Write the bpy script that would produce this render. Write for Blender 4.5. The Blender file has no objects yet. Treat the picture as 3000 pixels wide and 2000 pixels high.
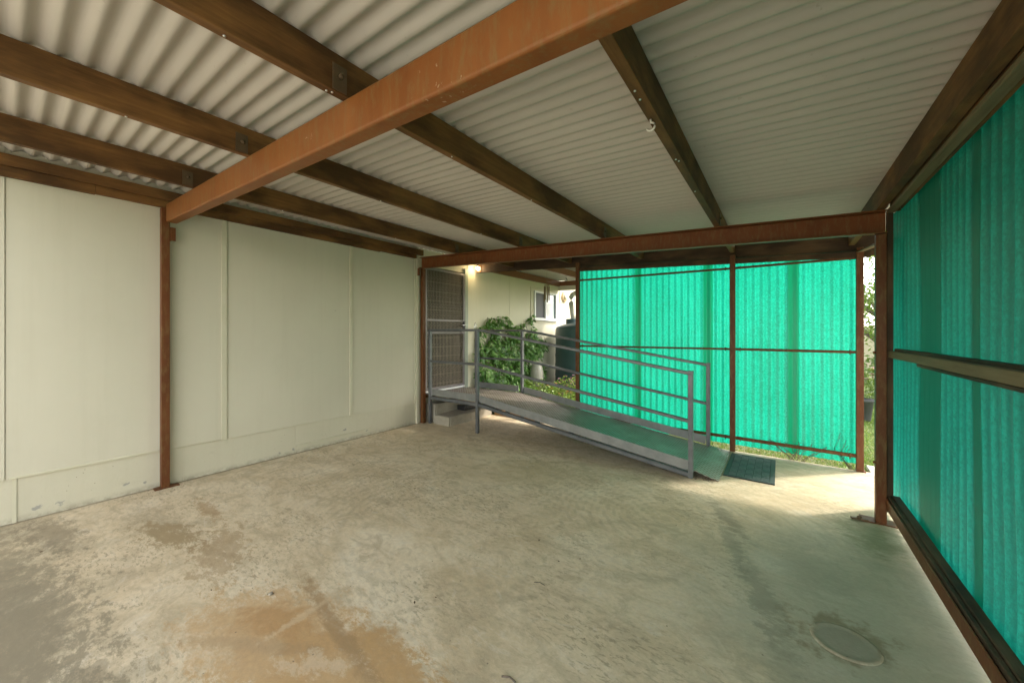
import bpy, bmesh, math, random
from mathutils import Vector, Matrix, noise
random.seed(7)
S = bpy.context.scene
R = math.radians
# ------------------------------------------------------------------ camera
cam = bpy.data.objects.new('camera', bpy.data.cameras.new('camera'))
S.collection.objects.link(cam)
cam.location = (4.84, 0, 1.48)
cam.rotation_euler = (R(90), 0, R(35.936))
cam.data.lens = 12.996; cam.data.sensor_width = 36; cam.data.shift_y = -0.008
cam.data.clip_start = 0.02; cam.data.clip_end = 500
S.camera = cam
# ------------------------------------------------------------------ sky and sun
SUN_EL, SUN_AZ = 41.5, 46.0
w = bpy.data.worlds.new('World'); S.world = w; w.use_nodes = True
nt = w.node_tree; bg = nt.nodes['Background']
sky = nt.nodes.new('ShaderNodeTexSky'); sky.sky_type = 'NISHITA'; sky.sun_disc = False
sky.sun_elevation = R(SUN_EL); sky.sun_rotation = R(SUN_AZ); sky.air_density = 1.0; sky.dust_density = 1.5; sky.ozone_density = 1.0
hs = nt.nodes.new('ShaderNodeHueSaturation'); hs.inputs['Saturation'].default_value = .45; nt.links.new(sky.outputs[0], hs.inputs['Color'])
tint = nt.nodes.new('ShaderNodeMix'); tint.data_type = 'RGBA'; tint.blend_type = 'MULTIPLY'; tint.inputs[0].default_value = 1; tint.inputs[7].default_value = (1, .955, .86, 1)   # warm hazy overcast
nt.links.new(hs.outputs[0], tint.inputs[6]); nt.links.new(tint.outputs[2], bg.inputs[0]); bg.inputs[1].default_value = 0.15
sl = bpy.data.lights.new('sun', 'SUN'); sl.energy = .5; sl.angle = R(3.0); sl.color = (1, .93, .82)
so = bpy.data.objects.new('sun', sl); S.collection.objects.link(so)
sd = Vector((math.cos(R(SUN_EL))*math.sin(R(SUN_AZ)), math.cos(R(SUN_EL))*math.cos(R(SUN_AZ)), math.sin(R(SUN_EL))))
so.rotation_euler = sd.to_track_quat('Z', 'Y').to_euler(); so.location = sd*40
S.view_settings.view_transform = 'Standard'; S.view_settings.look = 'None'
S.view_settings.exposure = 2.98; S.view_settings.gamma = 1
S.cycles.use_denoising = True
S.cycles.max_bounces = 10; S.cycles.diffuse_bounces = 6; S.cycles.transmission_bounces = 8
S.cycles.sample_clamp_indirect = 6

# ------------------------------------------------------------------ node helpers
class G:
    def __init__(s, name):
        s.m = bpy.data.materials.new(name); s.m.use_nodes = True
        s.t = s.m.node_tree; s.n = s.t.nodes
        s.b = s.n['Principled BSDF']; s.out = s.n['Material Output']
        tc = s.n.new('ShaderNodeTexCoord'); s.P = tc.outputs['Object']
    def link(s, a, b):
        s.t.links.new(a, b)
    def val(s, sock, v):
        if isinstance(v, bpy.types.NodeSocket): s.link(v, sock)
        else: sock.default_value = v
    def geo(s):
        return s.n.new('ShaderNodeNewGeometry').outputs['Position']
    def mp(s, vec, scale=(1,1,1), loc=(0,0,0), rot=(0,0,0)):
        n = s.n.new('ShaderNodeMapping'); s.link(vec, n.inputs[0])
        n.inputs['Scale'].default_value = scale; n.inputs['Location'].default_value = loc; n.inputs['Rotation'].default_value = rot
        return n.outputs[0]
    def noise(s, scale, detail=5, rough=.6, vec=None, dist=0):
        n = s.n.new('ShaderNodeTexNoise'); s.link(vec or s.P, n.inputs['Vector'])
        n.inputs['Scale'].default_value = scale; n.inputs['Detail'].default_value = detail
        n.inputs['Roughness'].default_value = rough; n.inputs['Distortion'].default_value = dist
        return n.outputs[0]
    def voro(s, scale, vec=None, feature='F1', out=0):
        n = s.n.new('ShaderNodeTexVoronoi'); n.feature = feature; s.link(vec or s.P, n.inputs['Vector']); n.inputs['Scale'].default_value = scale
        return n.outputs[out]
    def wave(s, scale, dist=0, vec=None, kind='BANDS', axis='X', det=2, dscale=1):
        n = s.n.new('ShaderNodeTexWave'); n.wave_type = kind
        if kind == 'BANDS': n.bands_direction = axis
        else: n.rings_direction = axis
        s.link(vec or s.P, n.inputs['Vector']); n.inputs['Scale'].default_value = scale
        n.inputs['Distortion'].default_value = dist; n.inputs['Detail'].default_value = det; n.inputs['Detail Scale'].default_value = dscale
        return n.outputs[1]
    def ramp(s, f, stops, interp='LINEAR'):
        n = s.n.new('ShaderNodeValToRGB'); s.link(f, n.inputs[0]); e = n.color_ramp; e.interpolation = interp
        while len(e.elements) < len(stops): e.elements.new(.5)
        for el, (p, c) in zip(e.elements, stops):
            el.position = p; el.color = (*c, 1) if hasattr(c, '__len__') else (c, c, c, 1)
        return n.outputs[0]
    def mix(s, f, a, b, mode='MIX'):
        n = s.n.new('ShaderNodeMix'); n.data_type = 'RGBA'; n.blend_type = mode
        s.val(n.inputs[0], f)
        for i, v in ((6, a), (7, b)):
            s.val(n.inputs[i], v if isinstance(v, bpy.types.NodeSocket) else (*v, 1))
        return n.outputs[2]
    def math(s, op, a, b=0, clamp=False, c=None):
        n = s.n.new('ShaderNodeMath'); n.operation = op; n.use_clamp = clamp
        s.val(n.inputs[0], a); s.val(n.inputs[1], b)
        if c is not None: s.val(n.inputs[2], c)
        return n.outputs[0]
    def sep(s, v):
        n = s.n.new('ShaderNodeSeparateXYZ'); s.link(v, n.inputs[0]); return n.outputs
    def bump(s, h, strength=.3, dist=.01, prev=None):
        n = s.n.new('ShaderNodeBump'); s.link(h, n.inputs['Height']); n.inputs['Strength'].default_value = strength; n.inputs['Distance'].default_value = dist
        if prev is not None: s.link(prev, n.inputs['Normal'])
        return n.outputs[0]
    def blob(s, x, y, c, r, ang=0, nz=None, k=.6, soft=.35):
        """stain mask: ellipse c, r in metres with a ragged edge (nz = noise 0..1)"""
        ca, sa = math.cos(R(ang)), math.sin(R(ang))
        dx = s.math('SUBTRACT', x, c[0]); dy = s.math('SUBTRACT', y, c[1])
        u = s.math('DIVIDE', s.math('ADD', s.math('MULTIPLY', dx, ca), s.math('MULTIPLY', dy, sa)), r[0])
        v = s.math('DIVIDE', s.math('SUBTRACT', s.math('MULTIPLY', dy, ca), s.math('MULTIPLY', dx, sa)), r[1])
        d = s.math('SQRT', s.math('ADD', s.math('MULTIPLY', u, u), s.math('MULTIPLY', v, v)))
        if nz is not None: d = s.math('ADD', d, s.math('MULTIPLY', s.math('SUBTRACT', nz, .5), k*5))
        n = s.n.new('ShaderNodeMapRange'); n.interpolation_type = 'SMOOTHSTEP'
        s.link(d, n.inputs[0]); n.inputs[1].default_value = 1-soft; n.inputs[2].default_value = 1+soft
        n.inputs[3].default_value = 1; n.inputs[4].default_value = 0
        return n.outputs[0]
    def fin(s, col=None, rough=None, nrm=None, metal=None, spec=None):
        if col is not None: s.val(s.b.inputs['Base Color'], col if isinstance(col, bpy.types.NodeSocket) else (*col, 1))
        if rough is not None: s.val(s.b.inputs['Roughness'], rough)
        if nrm is not None: s.link(nrm, s.b.inputs['Normal'])
        if metal is not None: s.val(s.b.inputs['Metallic'], metal)
        if spec is not None: s.val(s.b.inputs['Specular IOR Level'], spec)
        return s.m

def simple(name, c1, c2, scale=6, rough=.6, bs=.15, bscale=60, stretch=(1,1,1), metal=0, spec=.5, bd=.004):
    g = G(name); v = g.mp(g.geo(), stretch)
    f = g.noise(scale, 6, .65, v)
    col = g.ramp(f, [(.3, c1), (.7, c2)])
    h = g.noise(bscale, 4, .6, v)
    return g.fin(col, rough, g.bump(h, bs, bd), metal, spec)

def steel_red(name, c1, c2, chips=True):
    g = G(name); p = g.geo()
    f = g.noise(5, 6, .7, g.mp(p, (1, 1, .25)))
    col = g.ramp(f, [(.3, c1), (.7, c2)])
    s1 = g.noise(22, 4, .7, g.mp(p, (1.5, 1.5, .4)))
    col = g.mix(g.ramp(s1, [(.48, 0), (.68, .55)]), col, (.19, .12, .045))
    if chips:
        ch = g.noise(42, 3, .6, p); big = g.noise(2.2, 2, .5, p)
        mk = g.math('MULTIPLY', g.ramp(ch, [(.66, 0), (.70, 1)]), g.ramp(big, [(.50, 0), (.62, .55)]))
        col = g.mix(mk, col, (.45, .36, .25))
    return g.fin(col, .48, g.bump(g.noise(70, 3, .5, p), .12, .003), 0, .22)

def timber(name, c1, c2, axis=1, stain=True):
    g = G(name); p = g.geo()
    st = [14, 14, 14]; st[axis] = .8
    grain = g.noise(3.2, 8, .7, g.mp(p, st), .3)
    col = g.ramp(grain, [(.28, c1), (.72, c2)])
    if stain:
        st2 = [2.5, 2.5, 2.5]; st2[axis] = .9
        b = g.noise(1.7, 5, .6, g.mp(p, st2))
        col = g.mix(g.ramp(b, [(.42, .8), (.6, 0)]), col, tuple(x*.38 for x in c1))
    return g.fin(col, .72, g.bump(grain, .35, .004), 0, .3)

# ------------------------------------------------------------------ materials
M = {}
# roof sheet: cream painted metal underside
g = G('roof_sheet'); p = g.geo()
f = g.noise(1.3, 5, .6, g.mp(p, (.4, 1, 1)))
col = g.ramp(f, [(.3, (.44, .39, .325)), (.7, (.51, .46, .385))])
sp = g.noise(30, 3, .6, p); col = g.mix(g.ramp(sp, [(.69, 0), (.74, .35)]), col, (.3, .25, .18))
M['roof'] = g.fin(col, .5, g.bump(g.noise(9, 3, .5, p), .05, .004), 0, .35)
M['steel'] = steel_red('red_oxide_steel', (.175, .056, .013), (.23, .082, .020))
M['post'] = steel_red('red_oxide_post', (.10, .033, .011), (.15, .051, .017), False)
M['steel_far'] = steel_red('red_oxide_far', (.145, .043, .012), (.19, .06, .017), False)
M['timber'] = timber('dark_timber', (.13, .056, .014), (.25, .12, .034), 1)
M['timber_x'] = timber('dark_timber_across', (.07, .038, .018), (.13, .072, .032), 0)
M['timber_z'] = timber('dark_timber_upright', (.075, .04, .018), (.14, .08, .035), 2)
M['pale_timber'] = timber('pale_timber', (.12, .085, .042), (.20, .15, .08), 1, False)
M['rail_timber'] = timber('weathered_rail', (.06, .038, .02), (.15, .095, .05), 1)
M['brown_paint'] = simple('brown_paint', (.19, .075, .03), (.23, .09, .04), 4, .5)
M['cleat'] = simple('cleat_steel', (.07, .042, .018), (.13, .08, .035), 9, .6)
M['screw'] = simple('screw_head', (.7, .7, .65), (.8, .8, .78), 9, .35, metal=.6)

# house wall
def wallmat(name, c1, c2, bs=.1, chips=None, dirt_or_shade=False):
    g = G(name); p = g.geo(); x, y, z = g.sep(p)
    f = g.noise(.9, 4, .55, p)
    col = g.ramp(f, [(.3, c1), (.7, c2)])
    stx = g.noise(2.6, 5, .65, g.mp(p, (1, 4.5, .22)))
    col = g.mix(g.ramp(stx, [(.5, 0), (.72, .09)]), col, (.36, .32, .21))
    smd = g.noise(1.4, 6, .7, g.mp(p, (1, 1, 1), (9, 2, 4)))
    col = g.mix(g.ramp(smd, [(.55, 0), (.75, .12)]), col, (.42, .38, .27))
    nails = g.voro(3.1, g.mp(p, (0, 1, 1)))
    col = g.mix(g.ramp(nails, [(.012, .75), (.022, 0)]), col, (.25, .22, .15))
    nr = g.bump(g.noise(110, 3, .55, p), bs, .002)
    nr = g.bump(g.noise(4, 3, .5, p), .06, .02, nr)
    if dirt_or_shade:
        nr = g.bump(g.noise(16, 4, .6, p, .6), .45, .010, nr)
        d = g.ramp(z, [(.0, .62), (.055, 0)]); dn = g.noise(14, 4, .7, p)
        col = g.mix(g.math('MULTIPLY', d, g.ramp(dn, [(.38, 0), (.6, 1)])), col, (.22, .18, .12))
        n2 = g.noise(26, 4, .7, p)
        for (cy, cz, ry, rz) in ((.165, .075, .035, .022), (.285, .075, .03, .026), (.67, .10, .03, .012), (.79, .072, .022, .014), (2.77, .158, .035, .02), (2.1, .05, .02, .02), (1.95, .045, .02, .018), (3.1, .07, .03, .012)):
            col = g.mix(g.blob(y, z, (cy, cz), (ry*.7, rz*.7), 20, n2, .8, .25), col, (.33, .31, .27))
        sp = g.voro(24, p); sn = g.noise(2.5, 2, .5, p)
        col = g.mix(g.math('MULTIPLY', g.ramp(sp, [(.06, 1), (.1, 0)]), g.ramp(sn, [(.52, 0), (.6, .8)])), col, (.2, .15, .09))
        sc = g.noise(5, 5, .75, g.mp(p, (1, 1, 2.5)))
        col = g.mix(g.ramp(sc, [(.6, 0), (.75, .35)]), col, (.42, .37, .27))
    return g.fin(col, .55, nr, 0, .4)
M['wall'] = wallmat('cream_wall', (.555, .505, .39), (.60, .55, .43))
M['wall_lit'] = wallmat('cream_wall_lit', (.62, .58, .44), (.66, .62, .48))  # same cream paint, lightened so the colour carries the brighter light
M['skirt'] = wallmat('cream_skirt', (.54, .49, .37), (.585, .535, .41), .15, None, True)
M['strip'] = simple('cream_strip', (.56, .51, .37), (.60, .555, .42), 5, .5)

# concrete floor
g = G('concrete_floor'); p = g.geo(); X, Y, Z = g.sep(p)
warp = g.noise(1.1, 3, .5, p)
pv = g.mp(p, (1, 1.5, 1), (0, 0, 0), (0, 0, R(28)))
big = g.noise(1.0, 7, .68, pv, 1.2)
mid = g.noise(4.2, 8, .72, pv, .8)
fine = g.noise(38, 5, .7, p)
col = g.ramp(big, [(.3, (.57, .445, .28)), (.5, (.71, .58, .40)), (.7, (.80, .69, .52))])
col = g.mix(g.ramp(mid, [(.38, .6), (.50, 0)]), col, (.44, .355, .235))
col = g.mix(g.ramp(mid, [(.56, 0), (.72, .5)]), col, (.76, .70, .60))
flk = g.noise(17, 5, .75, g.mp(p, (1, 2.6, 1), (0, 0, 0), (0, 0, R(36))), .4)
flk_m = g.noise(1.3, 3, .5, g.mp(p, (1, 1, 1), (3, 5, 0)))
col = g.mix(g.math('MULTIPLY', g.ramp(flk, [(.40, .6), (.48, 0)]), g.ramp(flk_m, [(.42, 0), (.6, 1)])), col, (.24, .19, .125))
brush = g.noise(2.3, 8, .74, g.mp(p, (1, 1.7, 1), (4, 2, 0), (0, 0, R(-20))), 2.2)
col = g.mix(g.ramp(brush, [(.52, 0), (.62, .42)]), col, (.47, .36, .23))
col = g.mix(g.ramp(brush, [(.34, .35), (.42, 0)]), col, (.78, .70, .58))
# trowel arcs
wv = g.wave(3.4, 4.5, g.mp(p, (1, 1, 1), (-2.9, -1.9, 0)), 'RINGS', 'Z', 4, .9)
wv2 = g.wave(5.1, 5, g.mp(p, (1, 1, 1), (-4.1, -3.1, 0)), 'RINGS', 'Z', 4, 1.1)
wv = g.math('MULTIPLY', g.math('ADD', wv, wv2), .55)
wm = g.noise(.8, 3, .5, g.mp(p, (1, 1, 1), (7, 1, 0)))
wmask = g.math('MULTIPLY', g.ramp(wv, [(.55, 0), (.9, 1)]), g.ramp(wm, [(.46, 0), (.62, .32)]))
col = g.mix(wmask, col, (.40, .33, .23))
for k_, (cx_, cy_, r0_) in enumerate(((3.4, 2.9, 1.05), (3.5, 2.6, .62), (2.7, 2.2, .9), (4.3, 2.2, .8), (2.2, 3.3, .7), (3.9, 3.9, .55), (1.6, 2.3, .8), (4.2, 3.1, 1.3))):
    dx_ = g.math('SUBTRACT', X, cx_); dy_ = g.math('SUBTRACT', Y, cy_)
    d_ = g.math('SQRT', g.math('ADD', g.math('MULTIPLY', dx_, dx_), g.math('MULTIPLY', dy_, dy_)))
    d_ = g.math('ADD', d_, g.math('MULTIPLY', mid, .10))
    l_ = g.math('ABSOLUTE', g.math('SUBTRACT', d_, r0_+.05))
    gate = g.ramp(g.noise(1.1, 3, .6, g.mp(p, (1, 1, 1), (k_*3.1, k_*1.7, 0))), [(.47, 0), (.62, .26)])
    col = g.mix(g.math('MULTIPLY', g.ramp(l_, [(.004, 1), (.04, 0)]), gate), col, (.36, .30, .2))
rag = g.noise(8, 8, .82, g.mp(p, (1, 1.9, 1), (0, 0, 0), (0, 0, R(30))), .15)
rag2 = g.noise(3, 5, .6, p, .5)
def st(c, r, ang, colr, amt, k=.8, soft=.3, nz=None):
    global col
    m = g.blob(X, Y, c, r, ang, nz or rag, k, soft)
    col = g.mix(g.math('MULTIPLY', m, amt), col, colr)
n9 = g.noise(2.4, 6, .7, p, .2)
# weathered grey at the open end, left
st((1.2, -.32), (2.3, .52), 4, (.34, .29, .195), .6, .7, .6, rag2)
st((1.4, -.1), (1.6, .3), 4, (.24, .20, .13), .6, 1.3, .35)
st((1.9, .02), (.9, .16), 6, (.20, .165, .11), .5, 1.6, .3, n9)
st((.5, .22), (.42, .10), 8, (.24, .195, .13), .65, 1.1, .5)
st((1.7, .10), (.7, .18), 5, (.26, .22, .15), .5, 1.4, .4)
st((1.0, .72), (.55, .11), 10, (.33, .27, .18), .5, 1.2, .6)
st((1.2, .72), (.3, .1), 12, (.34, .24, .12), .75, 1.5, .3)
st((1.75, .88), (.35, .13), -20, (.38, .26, .14), .6, 1.6, .3)
st((.95, 1.02), (.25, .05), 0, (.36, .22, .1), .6, 1.2, .4)
# orange clay stain
n9 = g.noise(2.4, 6, .7, p, .2)
st((2.78, .80), (.46, .25), 20, (.56, .36, .18), .8, .75, .4)
st((2.95, .85), (.40, .17), 10, (.46, .26, .105), .75, .9, .35, n9)
st((3.35, .72), (.50, .36), 10, (.54, .34, .16), .8, .7, .3)
st((3.45, 1.03), (.30, .09), -5, (.50, .31, .14), .8, .9, .25)
st((4.0, .6), (.45, .3), 0, (.50, .33, .17), .55, .8, .4)
st((3.05, .985), (.55, .036), -9, (.34, .22, .11), .65, .8, .5)
st((2.80, .69), (.32, .035), 30, (.33, .225, .125), .55, .9, .6)
st((2.72, .62), (.25, .10), 20, (.62, .45, .27), .4, 1.1, .4, n9)
st((2.815, .90), (.018, .15), 4, (.66, .50, .33), .5, 1.5, .5)
st((3.15, .82), (.16, .05), 40, (.70, .56, .40), .55, 1.4, .4)
# damp grey trail on the right and darker right side
st((5.15, 2.9), (.9, .6), 60, (.42, .40, .30), .55, .35, .6, rag2)
st((5.3, 2.0), (.5, 1.1), 0, (.38, .36, .27), .5, .35, .6, rag2)
st((4.57, 3.02), (.28, .05), 106, (.29, .265, .19), .55, 1.5, .45)
st((4.75, 2.52), (.36, .065), 106, (.28, .26, .19), .6, 1.5, .45)
st((4.50, 3.4), (.3, .06), 120, (.25, .215, .15), .6, 1.0, .5)
st((4.80, 2.93), (.11, .13), 10, (.60, .57, .44), .6, .7, .4)
st((4.95, 3.0), (.30, .18), 110, (.36, .33, .24), .45, 1.2, .5)
st((4.86, 2.1), (.3, .06), 95, (.34, .31, .22), .5, 1.2, .6)
st((5.38, 3.75), (.14, .3), 0, (.17, .20, .085), .6, .8, .6)
# round filled hole: halo, rim, fill
n3 = g.noise(9, 4, .6, p)
st((5.09, 2.39), (.185, .15), 20, (.22, .165, .085), .7, .7, .3, n3)
st((5.09, 2.37), (.118, .108), 0, (.34, .31, .235), .8, .25, .2, n3)
st((3.6, 4.6), (1.2, .7), 10, (.33, .28, .19), .4, .8, .6)
# small pits
pit = g.voro(9, p); col = g.mix(g.ramp(pit, [(.022, .8), (.045, 0)]), col, (.12, .09, .06))
# dark line where slab meets wall
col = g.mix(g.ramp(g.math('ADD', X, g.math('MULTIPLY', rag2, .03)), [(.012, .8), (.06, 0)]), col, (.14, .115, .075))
col = g.mix(g.ramp(fine, [(.35, .18), (.65, 0)]), col, (.2, .17, .12))
nr = g.bump(fine, .22, .004); nr = g.bump(mid, .22, .012, nr); nr = g.bump(wv, .05, .004, nr)
rg = g.ramp(mid, [(.3, .62), (.7, .82)])
M['floor'] = g.fin(col, rg, nr, 0, .35)
M['conc'] = simple('grey_concrete', (.27, .235, .175), (.40, .355, .28), 5, .85, .5, 26, bd=.01)
M['path'] = simple('pale_concrete', (.48, .46, .41), (.58, .56, .5), 4, .85, .3, 30)

# green fibreglass
def green(name, c, c2, glossy=.10, tr=.80, axis=1, pitch=.0945, laps=(), lapk=1.5, dirt_or_shade=.5, ph=0.0):
    g = G(name); p = g.geo(); g.n.remove(g.b)
    sp = g.noise(62, 4, .75, g.mp(p, (1, 1, .8))); sp2 = g.noise(140, 3, .7, p)
    lg = g.noise(2.2, 4, .6, g.mp(p, (1, 1, .45)))
    f = g.math('ADD', g.math('MULTIPLY', sp, .55), g.math('ADD', g.math('MULTIPLY', sp2, .25), g.math('MULTIPLY', lg, .2)))
    col = g.ramp(f, [(.43, c2), (.57, c)])
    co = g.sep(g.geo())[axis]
    # ridge shading painted in: corrugation valleys darkened in the colour
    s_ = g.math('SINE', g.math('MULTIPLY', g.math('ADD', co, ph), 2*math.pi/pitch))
    vd = g.math('MULTIPLY', g.ramp(s_, [(.15, 0), (.95, 1)]), g.math('MULTIPLY', g.ramp(g.noise(3.0, 4, .6, g.mp(p, (1, 1, .3))), [(.3, .6), (.7, 1)]), dirt_or_shade))
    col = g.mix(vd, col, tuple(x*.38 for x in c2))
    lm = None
    for a_, b_ in laps:     # laps: colour lifted to make up for light lost in doubled sheets
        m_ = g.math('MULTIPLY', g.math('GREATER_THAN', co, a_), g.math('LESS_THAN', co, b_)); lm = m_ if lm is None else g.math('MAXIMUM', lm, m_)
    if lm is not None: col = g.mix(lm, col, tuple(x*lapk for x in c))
    t = g.n.new('ShaderNodeBsdfTranslucent'); d = g.n.new('ShaderNodeBsdfDiffuse'); gl = g.n.new('ShaderNodeBsdfGlossy')
    g.link(col, t.inputs[0])
    dc = g.mix(.5, col, (.015, .22, .15)); g.link(dc, d.inputs[0]); gl.inputs['Roughness'].default_value = .38
    nb = g.bump(g.noise(60, 3, .6, p), .25, .003); g.link(nb, gl.inputs['Normal']); g.link(nb, d.inputs['Normal'])
    a = g.n.new('ShaderNodeMixShader'); a.inputs[0].default_value = tr; g.link(d.outputs[0], a.inputs[1]); g.link(t.outputs[0], a.inputs[2])
    b = g.n.new('ShaderNodeMixShader'); b.inputs[0].default_value = glossy*.4; g.link(a.outputs[0], b.inputs[1]); g.link(gl.outputs[0], b.inputs[2])
    g.link(b.outputs[0], g.out.inputs[0]); return g.m
M['green'] = green('green_fibreglass', (.010, .39, .265), (.003, .225, .135), axis=0, pitch=.082, laps=((3.114, 3.211), (4.015, 4.13), (4.912, 5.019)), lapk=1.08, dirt_or_shade=.28)
M['green_r'] = green('green_fibreglass_right', (.010, .26, .205), (.003, .145, .115), .3, laps=((3.21, 3.57), (2.61, 2.70)), lapk=1.2, dirt_or_shade=.7)  # right wall sheets, a darker green than the far wall

# ramp
g = G('galvanised_grey'); p = g.geo()
f = g.noise(6, 6, .7, p); col = g.ramp(f, [(.3, (.095, .10, .105)), (.7, (.175, .18, .185))])
M['galv'] = g.fin(col, .42, g.bump(g.noise(50, 3, .6, p), .12, .003), .35, .5)
M['kick'] = simple('kick_plate', (.20, .205, .20), (.30, .30, .285), 7, .42, .15, 50, metal=.35)
g = G('tread_plate'); p = g.geo()
v = g.mp(p, (1, 1, 1), (0, 0, 0), (0, 0, R(45)))
a = g.wave(8, 0, v, 'BANDS', 'X'); b = g.wave(8, 0, v, 'BANDS', 'Y')
h = g.math('MAXIMUM', g.math('POWER', a, 3), g.math('POWER', b, 3))
f = g.noise(3, 6, .7, p)
col = g.ramp(f, [(.3, (.14, .095, .068)), (.55, (.24, .185, .145)), (.75, (.34, .31, .27))])
col = g.mix(g.ramp(h, [(.4, 0), (.8, .75)]), col, (.42, .40, .37))
M['tread'] = g.fin(col, g.ramp(f, [(.3, .5), (.7, .33)]), g.bump(h, .6, .006), .45, .5)
M['mat'] = simple('black_rubber', (.010, .014, .014), (.018, .022, .021), 20, .6, .3, 90)
M['mat_edge'] = simple('grey_rubber', (.030, .042, .042), (.045, .058, .056), 12, .6, .2, 60)

M['mat_block'] = simple('mat_block_rubber', (.075, .10, .10), (.11, .135, .13), 12, .5, .2, 60)
M['jamb'] = simple('sage_jamb', (.30, .34, .28), (.36, .40, .33), 5, .45)
M['door_frame'] = simple('grey_purple_frame', (.17, .15, .155), (.22, .20, .20), 8, .4, metal=.2)
M['grille'] = simple('bronze_grille', (.20, .165, .125), (.27, .23, .175), 8, .5, metal=.2)
M['interior_dark'] = simple('unlit_interior', (.035, .025, .015), (.055, .04, .025), 3, .6)  # near-black colour carries the shade of the unlit rooms
M['white'] = simple('white_paint', (.75, .75, .75), (.82, .82, .82), 5, .4)
M['screen'] = simple('fly_screen', (.07, .07, .08), (.10, .10, .11), 200, .6)
g = G('window_glass'); g.b.inputs['Metallic'].default_value = .0
M['glass'] = g.fin((.12, .17, .19), .08, None, 0, 1.0)
M['black'] = simple('black_plastic', (.012, .012, .012), (.025, .025, .025), 5, .4)
M['chrome'] = simple('chrome', (.6, .6, .6), (.7, .7, .7), 5, .25, metal=1)
M['tank'] = simple('tank_green', (.035, .075, .08), (.055, .10, .10), 2, .4, .1, 20, (1, 1, .2))
M['pvc'] = simple('pvc_pipe', (.62, .58, .48), (.7, .66, .56), 3, .45)
M['bamboo'] = simple('bamboo', (.16, .11, .06), (.32, .24, .14), 30, .6, .2, 60, (1, 1, .2))
M['tan'] = simple('tan_plaque', (.55, .38, .2), (.7, .5, .3), 9, .7)
M['soil'] = simple('garden_soil', (.05, .035, .02), (.16, .12, .075), 14, .95, .8, 30, bd=.02)
M['edge'] = simple('orange_sleeper', (.33, .17, .055), (.42, .23, .08), 6, .7)
M['pot'] = simple('grey_pot', (.075, .075, .08), (.10, .10, .105), 6, .5)
M['whitepot'] = simple('white_pot', (.30, .28, .23), (.38, .36, .30), 6, .4)
M['fence'] = simple('cream_fence', (.55, .47, .33), (.62, .54, .40), 2, .8)
M['roofmetal'] = simple('roof_metal_top', (.35, .36, .35), (.42, .43, .42), 2, .4)
g = G('grass_ground'); p = g.geo()
f = g.noise(2.2, 8, .75, p); f2 = g.noise(45, 4, .7, p)
col = g.ramp(f, [(.32, (.085, .15, .025)), (.5, (.14, .21, .045)), (.66, (.27, .25, .11))])
col = g.mix(g.ramp(f2, [(.4, .6), (.6, 0)]), col, (.05, .075, .018))
M['ground'] = g.fin(col, .95, g.bump(f2, .8, .03), 0, .2)

def leafmat(name, c1, c2, c3=None, trans=.35):
    g = G(name); oi = g.n.new('ShaderNodeNewGeometry').outputs['Random Per Island']
    st_ = [(0, c1), (.7, c2)] + ([(1, c3)] if c3 else [])
    col = g.ramp(oi, st_)
    g.link(col, g.b.inputs['Base Color']); g.b.inputs['Roughness'].default_value = .42
    t = g.n.new('ShaderNodeBsdfTranslucent'); g.link(g.mix(.4, col, (.25, .4, .03)), t.inputs[0])
    a = g.n.new('ShaderNodeMixShader'); a.inputs[0].default_value = trans; g.link(g.b.outputs[0], a.inputs[1]); g.link(t.outputs[0], a.inputs[2])
    g.link(a.outputs[0], g.out.inputs[0]); return g.m
M['vine'] = leafmat('vine_leaf', (.03, .10, .018), (.12, .28, .05), (.36, .50, .20))
M['lime'] = leafmat('lime_leaf', (.10, .19, .03), (.20, .30, .05), (.28, .30, .08))
M['treeleaf'] = leafmat('tree_leaf', (.05, .10, .02), (.12, .19, .035), (.20, .26, .06))
M['darkleaf'] = leafmat('dark_leaf', (.022, .05, .014), (.05, .085, .025), (.09, .11, .04))
M['blade'] = leafmat('grass_blade', (.09, .17, .025), (.19, .28, .05), (.46, .40, .2))
M['dry'] = leafmat('dry_blade', (.38, .30, .15), (.52, .43, .24), (.30, .33, .1), .2)
M['red'] = leafmat('red_petal', (.55, .03, .04), (.65, .06, .08), (.7, .3, .3))
M['pink'] = leafmat('pink_petal', (.6, .10, .28), (.65, .28, .4), (.8, .6, .65))
M['bark'] = simple('bark', (.09, .065, .045), (.2, .16, .12), 12, .9, .8, 30, (1, 1, .3), bd=.02)
g = G('lamp_glow'); g.b.inputs['Emission Color'].default_value = (1, .80, .48, 1); g.b.inputs['Emission Strength'].default_value = 7; M['glow'] = g.m

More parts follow.
